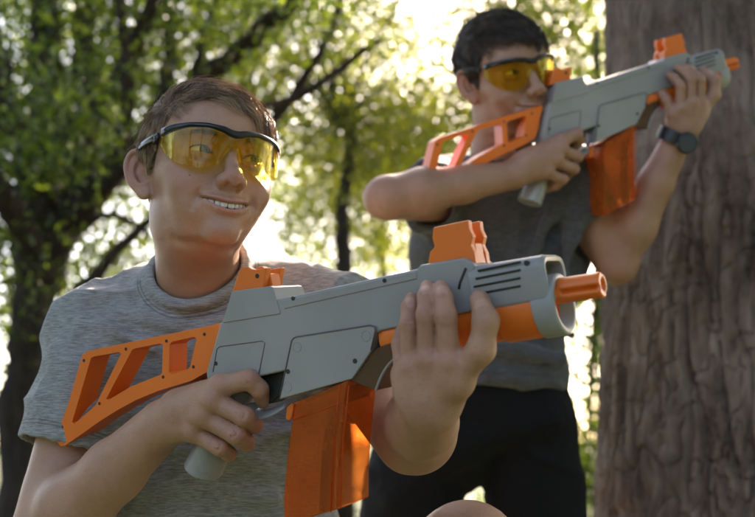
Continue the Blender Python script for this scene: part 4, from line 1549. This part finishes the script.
# watch on the back boy's left wrist
ax = (lw2 - elL2) / np.linalg.norm(lw2 - elL2)
wc = lw2 - ax * .012
cv = CAM_O - wc; cv = cv - ax * (cv @ ax); cv /= np.linalg.norm(cv); sv = np.cross(ax, cv)
wm = np.eye(4); wm[:3, 0], wm[:3, 1], wm[:3, 2], wm[:3, 3] = sv, cv, ax, wc
watch = empty('wristwatch', Matrix(wm.tolist()))
tag(watch, 'black wristwatch with a dark round face on the back boy\'s raised left wrist', 'watch')
bm = bmesh.new()
rg = []
for z, r in ((-.011, .0325), (-.011, .0352), (.011, .0352), (.011, .0325)):
    rg.append([bm.verts.new((r * math.cos(a), r * math.sin(a), z)) for a in np.linspace(0, 2 * math.pi, 40, endpoint=False)])
rg.append(rg[0])
for a, b in zip(rg, rg[1:]):
    for i in range(40): bm.faces.new((a[i], a[(i + 1) % 40], b[(i + 1) % 40], b[i]))
bm_obj('strap', bm, M_BLACK, watch, bevel=.001)
WO = Matrix.Rotation(R(-28), 4, 'Z') @ Matrix.Translation((0, .0352, 0)) @ Matrix.Rotation(R(-90), 4, 'X')
def wdisc(name, prof, mat):
    bm = bmesh.new(); rr = [[bm.verts.new(WO @ Vector((r * math.cos(a), r * math.sin(a), z))) for a in np.linspace(0, 2 * math.pi, 36, endpoint=False)] for r, z in prof]
    for a, b in zip(rr, rr[1:]):
        for i in range(36): bm.faces.new((a[i], a[(i + 1) % 36], b[(i + 1) % 36], b[i]))
    bm.faces.new(rr[-1]); bm.faces.new(rr[0])
    return bm_obj(name, bm, mat, watch, bevel=.0006)
wdisc('case', [(.0165, -.006), (.0185, 0), (.0185, .005), (.0165, .0075), (.0150, .0068)], M_BLACK)
wdisc('dial', [(.0148, .0066), (.0146, .0072)], plastic('dark watch dial', (.05, .06, .09), .12))
# ------------------------------------------------------------------ ground, big trunk, trees behind
def leaf_mat(name, c0, c1, t0, t1):
    m, nt, b = mat_new(name)
    out = nt.nodes['Material Output']
    a = N(nt, 'ShaderNodeAttribute', attribute_name='tone')
    r = ramp(nt, a.outputs['Fac'], [(0, c0), (1, c1)]); rt = ramp(nt, a.outputs['Fac'], [(0, t0), (1, t1)])
    nt.links.new(r.outputs[0], b.inputs['Base Color']); b.inputs['Roughness'].default_value = .42
    tl = N(nt, 'ShaderNodeBsdfTranslucent'); nt.links.new(rt.outputs[0], tl.inputs['Color'])
    mx = N(nt, 'ShaderNodeMixShader'); mx.inputs[0].default_value = .5
    nt.links.new(b.outputs[0], mx.inputs[1]); nt.links.new(tl.outputs[0], mx.inputs[2])
    nt.links.new(mx.outputs[0], out.inputs['Surface'])
    return m


def bark_mat(name, c0, c1, c2):
    m, nt, b = mat_new(name)
    tc = N(nt, 'ShaderNodeTexCoord')
    mp = N(nt, 'ShaderNodeMapping'); mp.inputs['Scale'].default_value = (26, 26, 6)
    nt.links.new(tc.outputs['Object'], mp.inputs['Vector'])
    n1 = N(nt, 'ShaderNodeTexNoise', i_Scale=1.0, i_Detail=8.0, i_Roughness=.66); nt.links.new(mp.outputs[0], n1.inputs['Vector'])
    r = ramp(nt, n1.outputs['Fac'], [(.28, c0), (.5, c1), (.72, c2)])
    n2 = N(nt, 'ShaderNodeTexNoise', i_Scale=5.0, i_Detail=3.0); nt.links.new(tc.outputs['Object'], n2.inputs['Vector'])
    r2 = ramp(nt, n2.outputs['Fac'], [(.35, (.75, .74, .72)), (.7, (1.1, 1.05, 1.0))])
    mu = N(nt, 'ShaderNodeMixRGB', blend_type='MULTIPLY'); mu.inputs[0].default_value = 1
    nt.links.new(r.outputs[0], mu.inputs[1]); nt.links.new(r2.outputs[0], mu.inputs[2])
    nt.links.new(mu.outputs[0], b.inputs['Base Color']); b.inputs['Roughness'].default_value = .9
    b.inputs['Specular IOR Level'].default_value = .2
    mp3 = N(nt, 'ShaderNodeMapping'); mp3.inputs['Scale'].default_value = (170, 170, 60)
    nt.links.new(tc.outputs['Object'], mp3.inputs['Vector'])
    n3 = N(nt, 'ShaderNodeTexNoise', i_Scale=1.0, i_Detail=6.0, i_Roughness=.7); nt.links.new(mp3.outputs[0], n3.inputs['Vector'])
    bp = N(nt, 'ShaderNodeBump', i_Strength=.8, i_Distance=.006)
    nt.links.new(n3.outputs['Fac'], bp.inputs['Height']); nt.links.new(bp.outputs[0], b.inputs['Normal'])
    return m


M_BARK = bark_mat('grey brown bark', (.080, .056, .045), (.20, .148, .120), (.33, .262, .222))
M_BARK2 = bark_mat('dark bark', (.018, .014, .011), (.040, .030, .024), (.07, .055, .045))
M_LEAF = leaf_mat('green leaf', (.022, .040, .008), (.060, .090, .015), (.08, .14, .008), (.34, .40, .03))
M_LEAFY = leaf_mat('yellow green leaf', (.034, .052, .009), (.085, .100, .016), (.11, .15, .008), (.34, .34, .018))
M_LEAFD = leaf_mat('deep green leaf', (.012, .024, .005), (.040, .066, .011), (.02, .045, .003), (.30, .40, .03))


def ground_h(x, y): return .04 * np.sin(x * .35 + 1.3) * np.cos(y * .28) + .025 * np.sin(x * 1.1 + y * .7)


def make_ground():
    r = np.concatenate([np.linspace(0, 30, 60), np.geomspace(32, 900, 24)])
    a = np.linspace(0, 2 * math.pi, 96, endpoint=False)
    x = (r[:, None] * np.cos(a)); y = (r[:, None] * np.sin(a)) + 2.0
    z = ground_h(x, y) * np.clip(1 - r[:, None] / 60, 0, 1)
    v = np.stack([x, y, z], -1).reshape(-1, 3)
    i = np.arange(len(r) - 1)[:, None]; j = np.arange(96)[None]
    f = np.stack([i * 96 + j, i * 96 + (j + 1) % 96, (i + 1) * 96 + (j + 1) % 96, (i + 1) * 96 + j], -1).reshape(-1, 4)
    f = f[:, ::-1]
    m, nt, b = mat_new('turf')
    tc = N(nt, 'ShaderNodeTexCoord')
    n1 = N(nt, 'ShaderNodeTexNoise', i_Scale=1.3, i_Detail=8.0, i_Roughness=.65); nt.links.new(tc.outputs['Object'], n1.inputs['Vector'])
    rr = ramp(nt, n1.outputs['Fac'], [(.3, (.028, .045, .012)), (.52, (.052, .068, .020)), (.75, (.10, .085, .045))])
    nt.links.new(rr.outputs[0], b.inputs['Base Color']); b.inputs['Roughness'].default_value = .95
    n2 = N(nt, 'ShaderNodeTexNoise', i_Scale=60.0, i_Detail=5.0); nt.links.new(tc.outputs['Object'], n2.inputs['Vector'])
    bp = N(nt, 'ShaderNodeBump', i_Strength=.7, i_Distance=.03); nt.links.new(n2.outputs['Fac'], bp.inputs['Height']); nt.links.new(bp.outputs[0], b.inputs['Normal'])
    tag(mesh_obj('ground', v, f, m), kind='structure')


make_ground()


def make_grass():
    n = 26000
    x = rng.uniform(-5, 5, n); y = rng.uniform(2.4, 9, n)
    z = ground_h(x, y)
    h = rng.uniform(.03, .10, n); an = rng.uniform(0, 6.28, n); w_ = rng.uniform(.002, .004, n)
    le = rng.normal(0, .03, (n, 2))
    c, s = np.cos(an) * w_, np.sin(an) * w_
    v = np.stack([np.stack([x - c, y - s, z], 1), np.stack([x + c, y + s, z], 1),
                  np.stack([x + c * .6 + le[:, 0] * .5, y + s * .6 + le[:, 1] * .5, z + h * .6], 1), np.stack([x + le[:, 0], y + le[:, 1], z + h], 1)], 1).reshape(-1, 3)
    f = np.arange(n * 4).reshape(-1, 4)
    o = mesh_obj('grass', v, f, M_LEAF); attr(o, 'tone', np.repeat(rng.random(n), 4)); tag(o, kind='stuff')


make_grass()


def bark_trunk(name, axis, r, parent, mat, nt_=620, dz=.004, amp=.021):
    """axis: function z -> (x, y); furrowed trunk"""
    zs = np.concatenate([np.arange(-.15, .40, .03), np.arange(.40, 2.15, dz), np.arange(2.15, 6.0, .06)])
    th = np.linspace(0, 2 * math.pi, nt_, endpoint=False)
    T, Z = np.meshgrid(th, zs)
    rad = np.interp(Z, [-.15, 0, .15, .5, 1.0, 2.0, 6.0], np.array([1.55, 1.42, 1.22, 1.07, 1.01, .985, .80]) * r)
    p = np.stack([np.cos(T) * rad, np.sin(T) * rad, Z], -1)
    w = p + .022 * np.stack([vnoise(p * np.array([7, 7, 3]) + i * 9, 30 + i) for i in range(3)], -1) + .012 * np.stack([vnoise(p * np.array([30, 30, 12]) + i * 5, 34 + i) for i in range(3)], -1)
    low = np.clip((1.9 - Z) / 1.0, .5, 1)
    fur = lambda n, wd: np.clip(np.abs(n) / wd, 0, 1) ** .7
    a = fur(vnoise(w * np.array([29, 29, 3.4]), 41), .20)
    b = fur(vnoise(w * np.array([50, 50, 7]), 42), .18)
    cr = fur(vnoise(w * np.array([36, 36, 30]), 46), .12)
    fib = vnoise(w * np.array([110, 110, 9]), 47); c = vnoise(p * np.array([95, 95, 40]), 43); e = vnoise(p * np.array([6, 6, 3]), 44)
    d = amp * low * ((a - .8) + .6 * (b - .8) + .55 * (cr - .9)) + .0030 * fib * (a * b) + .0026 * c + .0035 * np.abs(vnoise(w * np.array([55, 55, 26]), 48)) + .008 * e
    rad = rad + d
    ax = np.array([axis(z) for z in zs])
    v = np.stack([np.cos(T) * rad + ax[:, None, 0], np.sin(T) * rad + ax[:, None, 1], Z], -1).reshape(-1, 3)
    i = np.arange(len(zs) - 1)[:, None]; j = np.arange(nt_)[None]
    f = np.stack([i * nt_ + j, i * nt_ + (j + 1) % nt_, (i + 1) * nt_ + (j + 1) % nt_, (i + 1) * nt_ + j], -1).reshape(-1, 4)
    return mesh_obj(name, v, f, mat, parent)


tb = W(np.array([.865, 2.36, 0]))
big = empty('tree', Matrix.Identity(4))
tag(big, 'thick furrowed tree trunk standing right beside the dark haired boy', 'tree')
TR = bark_trunk('trunk', lambda z: (tb[0] + (z - 1.1) * .035, tb[1] + (z - 1.1) * .02), .345, big, M_BARK)


def leaves(name, cen, spread, n, size, mat, parent, flat=.75):
    """leaf-sized faces scattered round clump centres"""
    k = len(cen)
    ci = rng.integers(0, k, n)
    p = cen[ci] + rng.normal(0, 1, (n, 3)) * (spread[ci][:, None] if np.ndim(spread) else spread) * np.array([1, 1, flat])
    # the opening in the wood that the sun shines through
    q = p - np.array([.05, 1.45, 1.25]); t = q @ SUN_DIR
    keep = (np.linalg.norm(q - t[:, None] * SUN_DIR, axis=1) > 1.15 + rng.normal(0, .15, n)) | (t < 0)
    p, ci = p[keep], ci[keep]; n = len(p)
    a = rng.normal(0, 1, (n, 3)); a[:, 2] -= .5; a /= np.linalg.norm(a, axis=1, keepdims=True)
    b = np.cross(a, rng.normal(0, 1, (n, 3))); b /= np.maximum(np.linalg.norm(b, axis=1, keepdims=True), 1e-6)
    c = np.cross(a, b)
    L = rng.uniform(.6, 1.2, n)[:, None] * size
    v = np.stack([p, p + a * L * .45 + b * L * .26 + c * L * .05, p + a * L - c * L * .08, p + a * L * .45 - b * L * .26 + c * L * .05], 1).reshape(-1, 3)
    f = np.arange(n * 4).reshape(-1, 4)
    o = mesh_obj(name, v, f, mat, parent, smooth=False)
    ct = rng.normal(0, .18, k)[ci]
    attr(o, 'tone', np.repeat(np.clip(rng.normal(.5, .22, n) + ct, 0, 1), 4))
    return o


def tree(label, base, limbs, clumps, nleaf, lsize, mat, group='trees behind the boys', bark=None, spread=.28, name='tree', cat='tree', trunk_name='trunk'):
    t = empty(name, Matrix.Translation(Vector(base)))
    t.matrix_world = Matrix.Identity(4)
    tag(t, label, cat, group)
    bm = bmesh.new()
    for pts, r0, r1 in limbs:
        c = catmull(pts, 6); n = len(c)
        c[1:-1] += rng.normal(0, r0 * .12, (n - 2, 3))
        tube(bm, list(c), list(np.linspace(r0, r1, n)), 9)
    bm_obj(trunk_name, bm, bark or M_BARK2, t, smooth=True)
    cl = np.array([c[:3] for c in clumps]); sp_ = np.array([c[3] if len(c) > 3 else spread for c in clumps])
    leaves('crown', cl, sp_, nleaf, lsize, mat, t)
    return t


def on_ground(p): p = np.array(p, float); p[2] = 0; return p


def blob(u0, u1, v0, v1, d0, d1, n, s=.28):
    """n clump centres spread through a region of the wood"""
    o = []
    for _ in range(n):
        q = P(rng.uniform(u0, u1), rng.uniform(v0, v1), rng.uniform(d0, d1))
        if q[2] > .1: o.append((*q, s * rng.uniform(.7, 1.3)))
    return o


# unseen canopy added around the boys to block sky light, joined to the tree
bm = bmesh.new(); top_ = np.array([tb[0] + .17, tb[1] + .1, 5.85]); shade_clumps = []
S0 = np.array([0, 1.4, 1.2])
while len(shade_clumps) < 165:
    az = R(rng.uniform(-120, 128)); el = R(rng.uniform(-4, 88))          # azimuth from the camera's back towards the right
    if R(-76) < az < R(18) and R(12) < el < R(62): continue
    if az < R(-72) and el > R(58): continue
    dv = np.array([math.sin(az) * math.cos(el), -math.cos(az) * math.cos(el), math.sin(el)])
    q = S0 + dv * rng.uniform(3.4, 5.2)
    shade_clumps.append((*q, rng.uniform(.35, .55)))
for c in shade_clumps[::4]:
    c = np.array(c[:3]); s_ = top_ - np.array([0, 0, rng.uniform(.1, 1.9)])
    mid = s_ * .45 + c * .55 + np.array([0, 0, .6])
    tube(bm, list(catmull([s_, mid, c], 5)), list(np.linspace(.10, .02, 11)), 8)
bm_obj('added_limb', bm, M_BARK, big, smooth=True)
leaves('crown', np.array([c[:3] for c in shade_clumps]), np.array([c[3] for c in shade_clumps]), 36000, .17, M_LEAF, big)  # leaves of the added canopy, out of view, shaping the fill light

# near left tree: heavy dark trunk with limbs reaching up to the right
b0 = on_ground(P(22, 480, 6.6))
limbs = [([b0, P(26, 400, 6.6), P(36, 300, 6.6), P(62, 235, 6.6), P(118, 170, 6.5)], .175, .095),
         ([P(118, 170, 6.5), P(180, 100, 6.4), P(250, 40, 6.2), P(340, -40, 6.0)], .085, .04),
         ([P(40, 285, 6.6), P(36, 180, 6.7), P(50, 80, 6.9), P(40, -60, 7)], .17, .08),
         ([P(70, 225, 6.6), P(88, 120, 6.8), P(84, 20, 7), P(110, -60, 7)], .11, .05),
         ([P(150, 135, 6.4), P(170, 60, 6.6), P(160, -30, 6.7)], .06, .03),
         ([P(45, 265, 6.6), P(0, 190, 6.2), P(-60, 120, 6)], .10, .05),
         ([P(195, 88, 6.4), P(205, 30, 6.5), P(230, -30, 6.6)], .035, .02),
         ([P(100, 190, 6.2), P(150, 150, 6.1), P(215, 120, 6.0), P(300, 95, 5.9), P(380, 40, 5.8)], .05, .018),
         ([P(45, 330, 6.3), P(100, 270, 6.2), P(165, 205, 6.1)], .06, .02), ([P(60, 150, 6.5), P(110, 90, 6.4), P(150, 10, 6.3), P(165, -50, 6.3)], .07, .035),
         ([P(36, 180, 6.6), P(5, 100, 6.5), P(-10, 0, 6.4)], .09, .05), ([P(250, 150, 6.5), P(300, 85, 6.4), P(335, 20, 6.4), P(345, -40, 6.4)], .035, .02),
         ([P(120, 165, 6.3), P(128, 80, 6.2), P(118, -20, 6.2)], .05, .03),
         ([P(60, 235, 6.6), P(110, 215, 6.4), P(150, 235, 6.3)], .03, .012)]
cl = (blob(-80, 130, -60, 190, 6.6, 8.6, 150) + blob(-60, 90, 150, 330, 6.2, 8.0, 55) + blob(90, 210, -60, 80, 6.2, 7.6, 44) + blob(210, 330, -60, 30, 5.8, 7, 22)
      + blob(30, 110, 90, 160, 5.4, 6.2, 10, .2))
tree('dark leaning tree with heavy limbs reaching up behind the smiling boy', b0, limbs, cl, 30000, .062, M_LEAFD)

# middle trees
spec = [(345, 10.5, 'slim tree with a dark thin stem rising between the two boys', M_LEAFY, [blob(230, 420, -70, 120, 9.5, 12, 75, .33), blob(300, 430, 110, 170, 10, 12, 22, .3)], 9500,
         [(345, 300), (342, 215), (352, 120), (330, 20)]),
        (505, 12.0, 'yellow green tree filling the gap above the dark haired boy', M_LEAFY, [blob(390, 610, -80, 150, 11, 14, 120, .38), blob(490, 640, -80, 90, 10, 13, 60, .33), blob(380, 470, 100, 200, 11, 13, 26, .34)], 16000,
         [(500, 330), (498, 200), (520, 90), (500, 0)]),
        (180, 11.0, 'bushy green tree behind the head of the smiling boy', M_LEAF, [blob(110, 300, -70, 140, 10, 13, 85, .34), blob(90, 180, 120, 290, 10, 12, 30, .26)], 9000,
         [(196, 330), (190, 230), (250, 130), (300, 50)]),
        (598, 9.5, 'thin green tree peeping out beside the big trunk', M_LEAFD, [blob(545, 660, 280, 520, 8.6, 11.5, 85, .26), blob(540, 640, -40, 110, 9, 11, 26, .26)], 6500,
         [(612, 420), (606, 300), (600, 150), (596, 30)]),
        (-40, 13.0, 'far green tree at the left edge behind the dark leaning tree', M_LEAF, [blob(-160, 120, -60, 330, 12, 15, 120, .4)], 9000,
         [(-40, 330), (-30, 200), (-20, 60)]),
        (420, 17.0, 'tall far tree closing the view between the boys', M_LEAFY, [blob(320, 480, 20, 190, 15, 18, 60, .42), blob(265, 420, 150, 280, 14, 17, 30, .36)], 7500,
         [(425, 330), (420, 230), (416, 120)]),
        (385, 19.0, 'pale bright tree far off in the gap between the boys', M_LEAF, [blob(255, 450, 130, 310, 18, 21, 95, .40)], 12500,
         [(388, 380), (384, 280), (380, 190)]),
        (730, 14.0, 'green tree hidden mostly behind the big trunk', M_LEAF, [blob(600, 860, 60, 330, 12, 16, 70, .45)], 6000,
         [(735, 330), (730, 200), (725, 100)])]
for u, d, lab, mt, bl, nl, st in spec:
    base = on_ground(P(u, 440, d))
    limbs = [([base] + [P(a, b, d) for a, b in st], .12 * d / 11, .03)]
    allc = [c for b in bl for c in b]
    for c in allc[::7]:
        q = P(*[(st[-2][i] + st[-1][i]) / 2 for i in (0, 1)], d); c = np.array(c[:3])
        s_ = q * .6 + P(*st[1], d) * .4
        limbs.append(([s_, (s_ + c) / 2 + np.array([0, 0, .12]), c], .035, .010))
    tree(lab, base, limbs, allc, int(nl * 1.75), .072 if d < 13 else .095, mt)

# understory shrubs along the edge of the wood
for u, v0, v1, d, n, lab in ((60, 330, 470, 9.0, 20, 'low dark shrub at the left foot of the wood'), (150, 300, 450, 14.0, 22, 'round shrub behind the shoulder of the smiling boy'),
                             (420, 330, 452, 13.0, 22, 'wide shrub low between the boys'), (590, 430, 480, 9.0, 14, 'small shrub low beside the big trunk'), (700, 330, 450, 12.0, 18, 'dense shrub behind the big trunk')):
    c = blob(u - 70, u + 70, v0, v1, d, d + 1.5, n, .3)
    b = on_ground(P(u, 450, d + .7))
    lm = [([b, (b + np.array(q[:3])) / 2 + np.array([.05, 0, .05]), np.array(q[:3])], .02, .006) for q in c[::3]]
    tree(lab, b, lm, c, 130 * n, .10, M_LEAF if u % 4 else M_LEAFD, group='shrubs behind the boys', name='shrub', cat='shrub', trunk_name='stem')
# ------------------------------------------------------------------ daylight
w = bpy.data.worlds.new('World'); SC.world = w; w.use_nodes = True
nt = w.node_tree
bg = nt.nodes['Background']
sky = nt.nodes.new('ShaderNodeTexSky'); sky.sky_type = 'NISHITA'; sky.sun_disc = False
sky.sun_elevation = SUN_EL; sky.sun_rotation = SUN_AZ
sky.dust_density = 2.5; sky.air_density = 0.7; sky.ozone_density = 0.6
nt.links.new(sky.outputs[0], bg.inputs[0]); bg.inputs[1].default_value = 0.105
sd = bpy.data.lights.new('sun', 'SUN'); sd.energy = 4.0; sd.angle = R(0.5); sd.color = (1, .93, .82)
so = bpy.data.objects.new('sun', sd); COL.objects.link(so)
sdir = Vector((math.sin(SUN_AZ) * math.cos(SUN_EL), math.cos(SUN_AZ) * math.cos(SUN_EL), math.sin(SUN_EL)))
so.rotation_euler = sdir.to_track_quat('Z', 'Y').to_euler()
so.location = sdir * 30
SC.view_settings.view_transform = 'Standard'; SC.view_settings.look = 'None'
SC.view_settings.gamma = 1; SC.view_settings.use_curve_mapping = False
SC.view_settings.exposure = 3.0
SC.view_settings.use_white_balance = True; SC.view_settings.white_balance_temperature = 7400; SC.view_settings.white_balance_tint = 14
